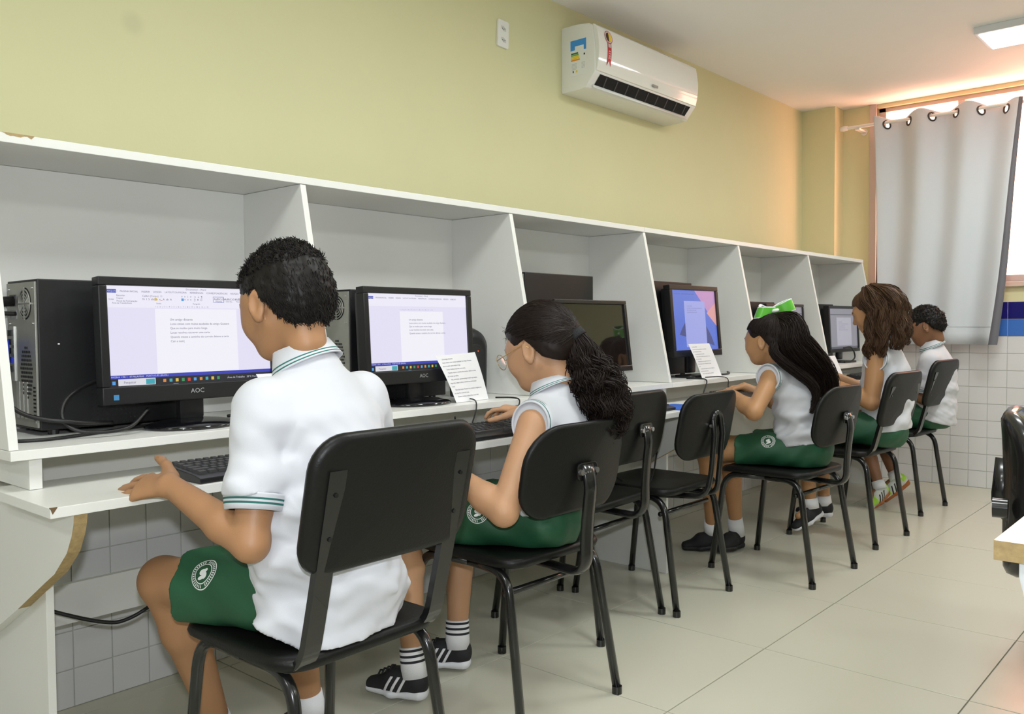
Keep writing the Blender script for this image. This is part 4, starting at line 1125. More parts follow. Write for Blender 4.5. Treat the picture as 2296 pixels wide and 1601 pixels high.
def hand_prims(F, wr, dirv, pn, side_thumb, scale=1.0, curl=(.25, .3, .35, .4), spread=.10, thumb=(0.9, 0.35), k=.0035, lift=0.0):
    """palm and five fingers. dirv: to the knuckles, pn: palm normal (out of the palm), side_thumb: direction of the thumb side"""
    d = nrm(dirv); n = nrm(np.asarray(pn, float)-d*(np.asarray(pn, float)@d)); t = np.asarray(side_thumb, float); t = nrm(t-d*(t@d)-n*(t@n))
    S = scale; wr = np.asarray(wr, float)
    kn = wr+d*.078*S
    F.add(ecap(wr+d*.006, wr+d*.062*S, t, (.024*S, .015*S), (.033*S, .0125*S)), .014)
    offs = (.0265, .0090, -.0085, -.0250); lens = (.062, .068, .063, .050); rad = (.0070, .0072, .0068, .0060)
    tips = []
    for i in range(4):
        base = wr+d*(.066-.006*abs(i-1))*S+t*offs[i]*S*1.05
        dv = nrm(d+t*spread*(1.5-i)*.6-n*lift); L = lens[i]*S; p = base; c = curl[i]
        seg = (.46, .30, .24); ang = 0
        r = rad[i]*S
        for j, sgm in enumerate(seg):
            ang += c*(1.0 if j == 0 else 1.15)
            dd = dv*math.cos(ang)+n*math.sin(ang)
            q = p+dd*L*sgm; F.add(cap(p, q, r*(1-.06*j), r*(1-.06*(j+1))), k); p = q
        tips.append(p)
    tb = wr+d*.020*S+t*.024*S
    d1 = nrm(d*.75+t*thumb[0]+n*thumb[1]); p1 = tb+d1*.034*S; d2 = nrm(d1+d*.5+n*.1); p2 = p1+d2*.028*S; d3 = nrm(d2+d*.2); p3 = p2+d3*.020*S
    F.add(cap(tb-d*.008, p1, .0125*S, .0095*S), .010); F.add(cap(p1, p2, .0092*S, .0082*S), .005); F.add(cap(p2, p3, .0082*S, .0068*S), .004)
    return tips
def head_frame(fwd, up):
    f_ = nrm(fwd); u_ = np.asarray(up, float); u_ = nrm(u_-f_*(u_@f_)); l_ = np.cross(u_, f_)   # l_: the person's left
    return l_, f_, u_
def head_prims(F, c, fwd, up, s=1.0):
    l_, f_, u_ = head_frame(fwd, up); R = np.stack([l_, f_, u_]); H = lambda l, f, u: np.asarray(c)+s*(l*l_+f*f_+u*u_)
    F.add(ell(H(0, -.012, .022), R, np.array((.071, .090, .078))*s), .02)
    F.add(ell(H(0, .030, -.028), R, np.array((.059, .060, .078))*s), .03)
    F.add(ell(H(0, .024, .004), R, np.array((.066, .066, .052))*s), .03)
    F.add(ell(H(0, .052, -.076), R, np.array((.030, .032, .024))*s), .035)
    F.add(cap(H(.045, .0, -.045), H(.022, .055, -.082), .018*s, .014*s), .025); F.add(cap(H(-.045, .0, -.045), H(-.022, .055, -.082), .018*s, .014*s), .025)
    F.add(cap(H(0, -.035, -.03), H(0, -.03, -.10), .042*s, .036*s), .02)
    for sg in (1, -1):
        F.cut(ell(H(.029*sg, .094, -.002), R, np.array((.017, .012, .010))*s), .012)
        F.add(cap(H(.012*sg, .088, .016), H(.044*sg, .075, .015), .006*s, .005*s), .012)
        F.add(ell(H(.038*sg, .062, -.032), R, np.array((.018, .020, .022))*s), .03)
    F.add(cap(H(0, .087, .002), H(0, .103, -.028), .006*s, .0095*s), .010)
    for sg in (1, -1): F.add(ell(H(.011*sg, .093, -.031), R, np.array((.007, .009, .006))*s), .006)
    F.add(ell(H(0, .089, -.052), R, np.array((.020, .007, .0045))*s), .005); F.add(ell(H(0, .087, -.061), R, np.array((.017, .007, .005))*s), .005)
    for sg in (1, -1):
        e = H(.073*sg, -.008, -.014); o_ = nrm(l_*sg*1.0-f_*.45); a_ = nrm(u_+f_*-.18); b_ = np.cross(a_, o_); RR = np.stack([o_, b_, np.cross(o_, b_)])
        F.add(ell(e+o_*.004*s, RR, np.array((.0065, .018, .030))*s), .004)
        F.cut(ell(e+o_*.011*s+f_*.003*s, RR, np.array((.006, .009, .018))*s), .004)
        F.add(ell(e-u_*.026*s+f_*.004*s+o_*.002, RR, np.array((.006, .009, .009))*s), .005)
    return H, R
# ================================================================ PEOPLE
SHOES = {}
def shoe_meshes(style):
    if style in SHOES: return SHOES[style]
    sx = (1., 0, 0)
    def upper(infl=0.0, h=.0032):
        F = Field((-.05, -.09, -.005), (.05, .18, .12), h)
        F.add(ecap((0, -.030, .045), (0, .040, .046), sx, (.030+infl, .042+infl), (.034+infl, .038+infl)), .02)
        F.add(ecap((0, .035, .036), (0, .118, .026), sx, (.035+infl, .033+infl), (.029+infl, .020+infl)), .025)
        F.add(cap((0, -.024, .050), (0, -.016, .088), .033+infl, .032+infl), .02)
        F.keep(lambda P: np.maximum(.012-P[..., 2], P[..., 2]-.090-(P[..., 1]+.02)*-.12))
        return F
    F = upper(); up = F.mesh()
    G = Field((-.05, -.09, -.005), (.05, .18, .05), .0032)
    G.add(ecap((0, -.038, .014), (0, .045, .013), sx, (.033, .022), (.0375, .018)), .01); G.add(ecap((0, .045, .013), (0, .122, .018), sx, (.0375, .018), (.031, .016)), .015)
    G.keep(lambda P: np.maximum(-P[..., 2], P[..., 2]-.023-.010*np.clip((-P[..., 1])/.05, 0, 1)))
    so = G.mesh()
    st = None
    if style in ('striped', 'color'):
        K = upper(.0016, .0022); A_ = K.a.copy()
        Pg = K.grid(); d = np.full(Pg.shape[:-1], 1.0)
        for q in range(3):
            y0 = .004+q*.022; u = (Pg[..., 1]-y0)+(Pg[..., 2]-.05)*.55
            d = np.minimum(d, np.abs(u)-.0048)
        d = np.maximum(d, np.maximum(.020-Pg[..., 2], Pg[..., 2]-.066)); d = np.maximum(d, .008-np.abs(Pg[..., 0]))
        K.a = np.maximum(A_, d).astype(np.float32); st = K.mesh()
    mats_ = {'striped': (M_shoe, M_sole, mat('shoe_stripe_white', (.75, .75, .77), .5)), 'plain': (M_shoe, mat('black_rubber', (.012, .012, .012), .6), None), 'whitesole': (M_shoe, M_sole, None),
             'color': (mat('shoe_white_lime', (.62, .64, .60), .5), mat('orange_rubber', (.42, .13, .03), .6), mat('shoe_stripe_black', (.015, .015, .015), .5))}[style]
    SHOES[style] = [(n_, fast_mesh(n_, g[0], g[1], m_)) for n_, g, m_ in (('upper', up, mats_[0]), ('sole', so, mats_[1]), ('stripes', st, mats_[2])) if g is not None]
    if style == 'color':
        K = upper(.0012, .003); K.keep(lambda P: np.maximum(np.abs(P[..., 1]-.085)-.020, .028-P[..., 2])); g = K.mesh(); SHOES[style].append(('toe_panel', fast_mesh('toe_panel', g[0], g[1], mat('lime_cloth', (.42, .75, .05), .5))))
        K = upper(.0014, .003); K.keep(lambda P: np.maximum(P[..., 1]+.028, .04-P[..., 2])); g = K.mesh(); SHOES[style].append(('heel_panel', fast_mesh('heel_panel', g[0], g[1], mat('lime_cloth', (.42, .75, .05), .5))))
    if style == 'striped':
        b = MB()
        for q in range(4):
            y = .052+q*.013; b.tube([(-.018, y, .079-q*.0065), (0, y+.002, .0865-q*.0065), (.018, y, .079-q*.0065)], .0028, 6)
        SHOES[style].append(('laces', newmesh('laces', b.v, b.f, M_shoe, None, True)))
    return SHOES[style]
def put_shoe(parent, org, ankle, yaw, pitch, style, roll=0.0, scale=1.0):
    """ankle: world point of the shoe's ankle opening; yaw: toe direction about z; pitch>0 lifts the heel"""
    R = Matrix.Rotation(yaw-PI/2, 4, 'Z') @ Matrix.Rotation(-pitch, 4, 'X') @ Matrix.Rotation(roll, 4, 'Y')
    off = R @ Vector((0, -.017, .085))*scale
    t = None
    for i, (n_, me) in enumerate(shoe_meshes(style)):
        o = bpy.data.objects.new('shoe' if i == 0 else n_, me); COL.objects.link(o)
        if i == 0:
            o.parent = parent; o.location = Vector(ankle)-Vector(org)-off; o.rotation_euler = R.to_euler(); o.scale = (scale,)*3; t = o
        else: o.parent = t
    return t
def crest(parent, org, target, c, n, up, r=.030):
    """white round school crest printed on the cloth of target (mesh in org-local coords)"""
    me = target.data; bv = BVHTree.FromPolygons([Vector(v.co) for v in me.vertices], [tuple(p.vertices) for p in me.polygons])
    n = Vector(n).normalized(); up = Vector(up); up = (up-n*up.dot(n)).normalized(); s_ = up.cross(n)
    c = Vector(c)-Vector(org); b = MB()
    def pt(x, y):
        o = c+s_*x+up*y+n*.12; h = bv.ray_cast(o, -n, .3)
        return (h[0]+n*.0012) if h[0] is not None else (c+s_*x+up*y)
    def ring(r0, r1, a0=0, a1=2*PI, m=40):
        vs = []
        for k in range(m+1):
            a = a0+(a1-a0)*k/m; vs += [pt(r0*math.cos(a), r0*math.sin(a)), pt(r1*math.cos(a), r1*math.sin(a))]
        b.add(vs, [(2*k, 2*k+1, 2*k+3, 2*k+2) for k in range(m)])
    ring(r*.94, r); ring(r*.62, r*.68)
    for k in range(34):
        a = 2*PI*k/34
        if 25 <= k <= 26 or k in (8,): continue
        ring(r*.73, r*.89, a-.045, a+.045, 1)
    # bird-like emblem in the middle
    for ox, oy, rx, ry in ((-.02, .08, .26, .22), (.12, -.16, .20, .24), (-.16, -.28, .24, .12), (.2, .2, .12, .12)):
        vs = [pt(r*ox, r*oy)]+[pt(r*(ox+rx*math.cos(2*PI*k/14)), r*(oy+ry*math.sin(2*PI*k/14))) for k in range(14)]
        b.add(vs, [(0, 1+k, 1+(k+1) % 14) for k in range(14)])
    o = b.build('crest', M_crest, parent); return o

def person(label, S, o):
    S = {k: np.asarray(v, float) for k, v in S.items()}
    org = np.array((S['pelvis'][0], S['pelvis'][1], 0.0)); h = o.get('h', .0042); g = o.get('g', 1.0)
    right = nrm(S['shR']-S['shL']); up = nrm(S['neck']-S['pelvis']); fw = nrm(np.cross(up, right))
    allp = np.stack(list(S.values())); lo, hi = allp.min(0)-.16, allp.max(0)+.16; lo[2] = -.01
    hl, hf, hu = head_frame(o['face'], o.get('hup', (0, 0, 1))); hs = o.get('hs', 1.0)
    skn = o['skin']
    # ---- body
    F = Field(lo, hi, h)
    wa = (S['pelvis']*.5+S['chest']*.5)
    F.add(ecap(S['pelvis']+up*.03, wa, right, (.100*g, .070*g), (.098*g, .070*g)), .02); F.add(ecap(wa, S['chest'], right, (.100*g, .074*g), (.112*g, .078*g)), .03)
    F.add(cap(S['shL'], S['shR'], .040*g, .040*g), .05); F.add(cap(S['chest'], S['neck'], .07*g, .042*g), .05)
    nr = o.get('neckr', .038); F.add(cap(S['neck'], S['head']-hf*.025*hs-hu*.04*hs, nr*g, nr*g), .02)
    H, HR = head_prims(F, S['head'], o['face'], o.get('hup', (0, 0, 1)), hs)
    ar = o.get('arm', 1.0)
    for sd in 'LR':
        sh, el, wr = S['sh'+sd], S['el'+sd], S['wr'+sd]
        F.add(cap(sh, el, .041*g*ar, .033*g*ar), .02); mid = el*.68+wr*.32
        F.add(cap(el, mid, .033*g*ar, .034*g*ar), .012); F.add(cap(mid, wr, .034*g*ar, .0215*g), .012)
        hd = o['hand'+sd]
        hand_prims(F, wr, hd['d'], hd['n'], hd['t'], o.get('hsz', .95), hd.get('curl', (.25, .3, .35, .4)), hd.get('spread', .12), hd.get('thumb', (.9, .2)), lift=hd.get('lift', 0))
        hp, kn, an = S['hip'+sd], S['kn'+sd], S['an'+sd]; lg = o.get('leg', 1.0)
        F.add(cap(hp+(kn-hp)*.12, kn, .058*g*lg, .050*g*lg), .02); bk = nrm(np.cross(nrm(an-kn), right)); bk = bk if bk@fw < 0 else -bk
        cf = kn+(an-kn)*.30+bk*.012; F.add(cap(kn, cf, .047*g*lg, .047*g*lg), .02); F.add(cap(cf, an, .047*g*lg, .028*g*lg), .02)
        ty = o['foot'+sd]; td_ = np.array((math.cos(ty[0]), math.sin(ty[0]), -math.sin(ty[1])*.8)); F.add(cap(an-np.array((0, 0, .03)), an-np.array((0, 0, .045))+td_*.07, .022, .018), .01)
    v, f = F.mesh(); body = link('person', fast_mesh('body', v-org, f, skn), None, org); tag(body, label, 'person')
    # ---- eyes, brows
    for sg in (1, -1):
        e = H(.029*sg, .0725, -.002)-org; b = MB(); b.lathe([(.0001, -.0098*hs)]+[(.0098*hs*math.cos(a), .0098*hs*math.sin(a)) for a in [-PI/2+PI*q/10 for q in range(1, 10)]]+[(.0001, .0098*hs)], tuple(e), 16)
        ey = b.build('eye', M_eye, body, smooth=True)
        mk('iris', [e+hf*.0096*hs]+[e+hf*.0091*hs+(hl*math.cos(2*PI*q/12)+hu*math.sin(2*PI*q/12))*.0052*hs for q in range(12)], [(0, 1+q, 1+(q+1) % 12) for q in range(12)], M_iris, ey)
        v_, f_ = tube_geo([H(sg*x_, y_, z_)-org for x_, y_, z_ in ((.013, .0945, .017), (.028, .091, .0215), (.046, .079, .017))], [.0022, .0028, .0012], 6); mk('eyebrow', v_, f_, o['hairm'], body, True)
    # ---- shirt
    K = Field(lo, hi, h); lo_ = o.get('loose', 1.0)
    hw, hd_ = o.get('hipw', .150)*lo_, o.get('hipd', .118)*lo_; cw, cd = o.get('chw', .136)*lo_, o.get('chd', .100)*lo_
    pb = S['pelvis']-up*.03
    K.add(ecap(pb, wa, right, (hw, hd_), ((hw+cw)/2, (hd_+cd)/2)), .03); K.add(ecap(wa, S['chest'], right, ((hw+cw)/2, (hd_+cd)/2), (cw, cd)), .03)
    K.add(cap(S['shL']+up*.004, S['shR']+up*.004, .052*g, .052*g), .06); K.add(cap(S['chest'], S['neck']-up*.012, .09*g, .058*g), .06)
    cuffs = []; K_cut = []
    for sd in 'LR':
        sh, el = S['sh'+sd], S['el'+sd]; d = nrm(el-sh); L = np.linalg.norm(el-sh); sl = o['sleeve']
        if sl > .3:
            p1 = sh+d*L*sl; c_ = cap(sh, p1+d*.05, .056*g, .062*g); hp_ = half(p1, d)
            K.add(((lambda P, c_=c_, hp_=hp_: np.maximum(c_[0](P), hp_(P))), c_[1], c_[2]), .02)
            cuffs.append((p1-d*.004, d, (.0595*g, .0595*g), (.054*g, .054*g), .030, sd))
        else:
            p1 = sh+d*L*sl; out = nrm(right*(1 if sd == 'R' else -1)+up*.35+d*.35)
            c_ = ecap(sh-out*.02, sh+out*.05, fw, (.053*g, .060*g), (.050*g, .057*g)); hp_ = half(sh+out*.020, out)
            K.add(((lambda P, c_=c_, hp_=hp_: np.maximum(c_[0](P), hp_(P))), c_[1], c_[2]), .03)
            cuffs.append((sh+out*.014, out, (.0590*g, .0660*g), (.0535*g, .0605*g), .023, sd))
            armc = cap(sh, sh+d*.20, .085, .07); K_cut.append(((lambda P, armc=armc, p0=sh+out*.030, out=out: np.maximum(armc[0](P), -((P-p0)@out))), armc[1], armc[2]))
    for c_ in K_cut: K.cut(c_, .006)
    na = nrm(S['head']-hf*.02-S['neck']); nb = S['neck']
    fold = o.get('fold', .004)
    s1 = sines(o['seed'], 34, fold, (.6, .6, 1.6)); s2 = sines(o['seed']+1, 85, fold*.35, (.8, .8, 1.2))
    K.warp(lambda P: (s1(P)+s2(P))*np.clip((S['neck'][2]-.06-P[..., 2])/.18+.15, 0.1, 1.1))
    fx = o.get('folds', [])
    for a_, b_, w_, am in fx:     # explicit drag folds: ridges along segments
        a_ = np.asarray(a_, float); b_ = np.asarray(b_, float); ab = b_-a_
        K.warp(lambda P, a_=a_, ab=ab, w_=w_, am=am: -am*np.exp(-(np.linalg.norm((P-a_)-np.clip(((P-a_)@ab)/(ab@ab), 0, 1)[..., None]*ab, axis=-1)/w_)**2))
    hz, hk = o['hem']
    K.keep(lambda P: (hz+hk*((P-S['pelvis'])@fw)-P[..., 2])/math.sqrt(1+hk*hk)); K.keep(lambda P: (.4535-P[..., 2]))
    K.cut(cap(nb+na*.012+fw*.006, nb+na*.10+fw*.01, .050*g, .052*g), .006)
    v, f = K.mesh(); shirt = mk_fast('shirt', v-org, f, M_shirt, body)
    rows = [(.10, 0), (.25, 1), (.40, 0), (.55, 1), (1.0, 0)]
    for c_, d, r0, r1, L, sd in cuffs:
        if o['sleeve'] > .3: rr_ = [(.12, 0), (.30, 0), (.42, 1), (.55, 0), (.68, 1), (1.0, 0)]
        else: rr_ = [(.30, 0), (.45, 1), (.60, 0), (.75, 1), (1.0, 0)]
        band(c_, d, fw, r0, r1, L, rr_, [M_shirt, M_strp], 'sleeve_cuff', shirt, org, .005)
    if o.get('collar', True):
        cr = o.get('collarR', .066)*g; cl_ = o.get('collarL', .040)
        cb = nb+up*(o.get('collarU', -.010))+fw*.008
        band(cb, na+fw*.05, right, (cr*1.12, cr*1.06), (cr*.84, cr*.82), cl_, [(.10, 0), (.17, 1), (.27, 0), (.34, 1), (1.0, 0)], [M_shirt, M_strp], 'collar', shirt, org, .007, 48, curl=lambda t, a: -.012*math.sin(a)*(1-t)*1.0)
    # ---- shorts
    Q = Field(np.array((lo[0], lo[1], .40)), np.array((hi[0], hi[1], .75)), h)
    Q.add(ecap(S['pelvis']-up*.02-fw*.004, S['pelvis']+up*.05, right, (.138*g, .098*g), (.120*g, .085*g)), .03); sb = o.get('short', .66)
    hems = []
    for sd in 'LR':
        hp, kn = S['hip'+sd], S['kn'+sd]; d = nrm(kn-hp); L = np.linalg.norm(kn-hp); p1 = hp+d*L*sb
        c_ = cap(hp-d*.01, p1+d*.06, .074*g, .084*g); hp_ = half(p1, d)
        Q.add(((lambda P, c_=c_, hp_=hp_: np.maximum(c_[0](P), hp_(P))), c_[1], c_[2]), .025)
    s3 = sines(o['seed']+5, 40, .0045, (1, .7, 1.2)); Q.warp(lambda P: s3(P))
    Q.keep(lambda P: .4535-P[..., 2])
    v, f = Q.mesh(); shorts = mk_fast('shorts', v-org, f, M_green, body)
    if 'crest' in o: crest(shorts, org, shorts, *o['crest'])
    # ---- socks and shoes
    for sd in 'LR':
        an, kn = S['an'+sd], S['kn'+sd]; ax = nrm(kn-an); ty, tp, st = o['foot'+sd]; sl = o.get('sockL', .075)
        rows = [(1.0, 0)] if not o.get('sockstripe') else [(.50, 0), (.58, 1), (.68, 0), (.76, 1), (.86, 0), (.94, 1), (1.0, 0)]
        if sl: band(an-ax*.035, ax, right, (.036, .038), (.0325*g*o.get('leg', 1)+.001, .0345*g*o.get('leg', 1)+.001), sl, rows, [M_sock, M_sockb], 'sock', body, org, .006)
        put_shoe(body, org, an-ax*.012, ty, tp, st, o.get('roll'+sd, 0.0), o.get('shoe', .95))
    return body, org, H, HR, (hl, hf, hu), hs
def mk_fast(name, v, f, m, parent): return link(name, fast_mesh(name, v, f, m), parent)

HAIRLINE = ((-.13, -.060), (-.075, -.056), (-.045, -.046), (-.030, -.012), (-.012, .018), (.010, .020), (.026, .008), (.036, .022), (.060, .052), (.075, .060), (.12, .062))
def hair_cap(H, fr, hs, th=.011, line=HAIRLINE, seed=3, amp=.003, freq=90, h=.0042, extra=None, sidein=0.0):
    hl, hf, hu = fr; c0 = H(0, 0, 0); R = np.stack([hl, hf, hu])
    m = .17*hs; F = Field(c0-m, c0+m, h)
    F.add(ell(H(0, -.012, .022), R, np.array((.071+th*.8-sidein, .090+th, .078+th*1.15))*hs), 0)
    F.add(ell(H(0, -.035, -.012), R, np.array((.064+th*.7-sidein, .064+th*.9, .070))*hs), .03)
    xs = np.array([p[0] for p in line]); ys = np.array([p[1] for p in line])
    def lin(P):
        q = (P-c0)@R.T/hs; return (np.interp(q[..., 1], xs, ys)-q[..., 2])*.8*hs
    F.keep(lin)
    if extra: extra(F, R)
    if amp: s1 = sines(seed, freq, amp); s2 = sines(seed+1, freq*2.6, amp*.5); F.warp(lambda P: s1(P)+s2(P))
    return F.mesh()
def short_strands(v, f, c0, n, L, seed, flow, curl=1.0, m=6, r=.0011):
    r_ = np.random.default_rng(seed); i = r_.integers(0, len(f), n); p = v[f[i, 0]]; nn = np.cross(v[f[i, 1]]-p, v[f[i, 3]]-p); nn /= np.linalg.norm(nn, axis=1, keepdims=True)+1e-12
    d = nn*.55+flow(p)*.9+r_.normal(size=(n, 3))*.35*curl; d /= np.linalg.norm(d, axis=1, keepdims=True)
    ax = np.cross(d, nn); ax /= np.linalg.norm(ax, axis=1, keepdims=True)+1e-9
    P = np.zeros((n, m, 3)); P[:, 0] = p-nn*.002; LL = L*r_.uniform(.6, 1.2, n)[:, None]/(m-1); a = r_.uniform(.2, .55, n)*curl
    for k in range(1, m):
        P[:, k] = P[:, k-1]+d*LL; ca, sa = np.cos(a)[:, None], np.sin(a)[:, None]
        d = d*ca+np.cross(ax, d)*sa*-1
    return strands(P, r, .4)
def join_geo(*gs):
    vs = []; fs = []; n = 0
    for v, f in gs: vs.append(np.asarray(v)); fs.append(np.asarray(f)+n); n += len(v)
    return np.concatenate(vs), np.concatenate(fs)
def scalp_strands(H, fr, hs, starts, end, n_pts=14, lift=1.105, seed=1, r=.0012, over=0.0, cap_geo=None):
    """starts: (n,3) unit directions in (l,f,u); strands run over the skull to direction end"""
    hl, hf, hu = fr; R = np.stack([hl, hf, hu]); c = H(0, -.012, .022); ax = np.array((.071, .090, .078))*hs
    r_ = np.random.default_rng(seed); n = len(starts); e = nrm(end)+r_.normal(size=(n, 3))*.05; e /= np.linalg.norm(e, axis=1, keepdims=True)
    a = starts/np.linalg.norm(starts, axis=1, keepdims=True); om = np.arccos(np.clip((a*e).sum(1), -1, 1)); P = np.zeros((n, n_pts, 3)); lf = lift+r_.uniform(-.015, .02, n)
    for k in range(n_pts):
        t = k/(n_pts-1); w = (np.sin((1-t)*om)[:, None]*a+np.sin(t*om)[:, None]*e)/np.sin(om)[:, None]
        P[:, k] = c+(w/np.linalg.norm(w/ax, axis=1, keepdims=True)*(lf+over*math.sin(PI*t))[:, None])@R
    if cap_geo is not None:      # lay every strand on the hair surface
        bv = BVHTree.FromPolygons([Vector(q) for q in cap_geo[0]], [tuple(int(i) for i in q) for q in cap_geo[1]]); cv = Vector(c)
        for i in range(n):
            e_ = r_.uniform(-.0004, .0022)
            for k in range(n_pts):
                d = Vector(P[i, k])-cv; d.normalize(); far = bv.ray_cast(cv+d*.25, -d, .25)[0]
                if far is not None: P[i, k] = far+d*e_
    return strands(P, r, .7)
def tail_strands(path, rad, n, seed, wave=.006, freq=22, r=.0013, m=30, flat=None, lens=(.72, 1.04), tip=.35, clump=0):
    r_ = np.random.default_rng(seed); pts = np.array([tuple(p) for p in spline(path, 10)]); s = np.linspace(0, 1, len(pts)); t = np.linspace(0, 1, m)
    Ls = r_.uniform(*lens, n); th = r_.uniform(0, 2*PI, n); rho = np.sqrt(r_.uniform(.25, 1, n)); ph = r_.uniform(0, 6.28, (n, 2)); fq = freq*r_.uniform(.7, 1.3, (n, 2))
    if clump:
        ci = r_.integers(0, clump, n); th = r_.uniform(0, 2*PI, clump)[ci]+r_.normal(0, .22, n); rho = np.clip(np.sqrt(r_.uniform(.3, 1, clump))[ci]+r_.normal(0, .10, n), .1, 1.1); ph = r_.uniform(0, 6.28, (clump, 2))[ci]+r_.normal(0, .35, (n, 2)); fq = freq*r_.uniform(.75, 1.25, (clump, 2))[ci]
    F = frames([Vector(p) for p in pts]); U = np.array([tuple(x[1]) for x in F]); B = np.array([tuple(x[2]) for x in F]); P = np.zeros((n, m, 3))
    seglen = np.linalg.norm(np.diff(pts, axis=0), axis=1).sum()
    for k in range(m):
        ss = np.minimum(t[k]*Ls, 1.0); c = np.stack([np.interp(ss, s, pts[:, j]) for j in range(3)], 1); u = np.stack([np.interp(ss, s, U[:, j]) for j in range(3)], 1); b = np.stack([np.interp(ss, s, B[:, j]) for j in range(3)], 1)
        rr = np.interp(ss, np.linspace(0, 1, len(rad)), rad)*rho
        wv = wave*np.clip(ss*3, 0, 1); a1 = np.cos(th)*rr+wv*np.sin(fq[:, 0]*ss*seglen*4+ph[:, 0]); a2 = np.sin(th)*rr*(flat or 1)+wv*np.sin(fq[:, 1]*ss*seglen*4+ph[:, 1])
        P[:, k] = c+u*a1[:, None]+b*a2[:, None]
    return strands(P, r, tip)
def tail_core(path, rad, flat=1.0, n=14, k=.82):
    pts = spline(path, 6); m = len(pts); rr = [float(np.interp(i/(m-1), np.linspace(0, 1, len(rad)), rad))*k for i in range(m)]
    v, f = tube_geo(pts, rr, n, ry=[q*flat for q in rr], caps=False); return np.array([tuple(p) for p in v]), np.array(f)
SK_a = skin('skin_tan', (0.40, 0.205, 0.098)); SK_b = skin('skin_light_tan', (0.52, 0.285, 0.155)); SK_c = skin('skin_brown', (0.23, 0.105, 0.050)); SK_d = skin('skin_golden', (0.46, 0.24, 0.108))
HM_blk = hairmat('hair_black', (0.010, 0.008, 0.007)); HM_dk = hairmat('hair_dark_brown', (0.014, 0.008, 0.006)); HM_br = hairmat('hair_brown', (0.070, 0.036, 0.018), .45)
HD = lambda d, n=(0, 0, -1), t=(1, 0, 0), **k: dict(d=d, n=n, t=t, **k)
# ---------------------------------------------------------------- nearest boy
S1 = dict(head=(1.018, 1.50, 1.105), neck=(1.040, 1.450, .975), chest=(1.05, 1.43, .82), pelvis=(1.05, 1.42, .535),
          shL=(.925, 1.435, .895), elL=(.865, 1.395, .655), wrL=(.828, 1.622, .742), shR=(1.175, 1.46, .895), elR=(1.27, 1.50, .67), wrR=(1.185, 1.69, .765),
          hipL=(.965, 1.46, .53), knL=(.895, 1.79, .505), anL=(1.06, 1.86, .10), hipR=(1.135, 1.46, .53), knR=(1.20, 1.80, .50), anR=(1.27, 1.79, .10))
b1, org, H, HR, fr, hs = person('boy with short dark hair in white polo, nearest the camera', S1, dict(h=.0038, face=(-.05, .93, -.34), skin=SK_a, hairm=HM_blk, seed=11, sleeve=.66, collarL=.046, collarR=.069, collarU=-.006, g=1.0, hs=1.03, hsz=1.12,
    hipw=.168, hipd=.130, chw=.140, chd=.104, hem=(.490, .62), fold=.0085, short=.64,
    handL=HD((-.058, .165, -.022), (.55, 0, -.83), (.83, 0, .55), thumb=(.95, -.15), curl=(.12, .10, .12, .16), spread=.10), handR=HD((-.5, .8, -.05), (0, 0, -1), (-1, -.5, 0), curl=(.35, .4, .4, .45)),
    footL=(math.radians(100), 0, 'whitesole'), footR=(math.radians(80), .05, 'whitesole'), crest=((.925, 1.60, .525), (-.75, -.35, .55), (.1, .3, 1), .031),
    folds=[((.93, 1.36, .80), (1.0, 1.31, .60), .012, .007), ((1.16, 1.37, .82), (1.10, 1.31, .58), .014, .007), ((.93, 1.34, .60), (1.12, 1.29, .53), .010, .008), ((.90, 1.38, .68), (1.02, 1.31, .60), .009, .007), ((1.0, 1.31, .50), (1.2, 1.33, .52), .010, .006), ((.95, 1.36, .86), (.90, 1.40, .72), .009, .006)]))
hl, hf, hu = fr
LINE_B = ((-.13, -.092), (-.075, -.086), (-.048, -.070), (-.032, -.020), (-.014, .016), (.010, .018), (.026, .004), (.036, .020), (.060, .052), (.075, .060), (.12, .062))
v, f = hair_cap(H, fr, hs, .009, LINE_B, seed=3, amp=.0018, freq=70, h=.0036)
top = lambda p: (np.outer(np.ones(len(p)), -hf*.35-hu*.25)+((p-H(0, 0, .0))@np.stack([hl]).T)*0)
g2_ = short_strands(v, f, None, 5200, .013, 5, lambda p: np.where((((p-H(0, 0, 0))@hu) > .045)[:, None], (-hf*.2+hu*.25+hl*.35)[None], (-hu*1.3-hf*.25)[None]), .75, m=5, r=.0010)
vv, ff = join_geo((v, f), g2_); mk_fast('hair', vv-org, ff, HM_blk, b1)
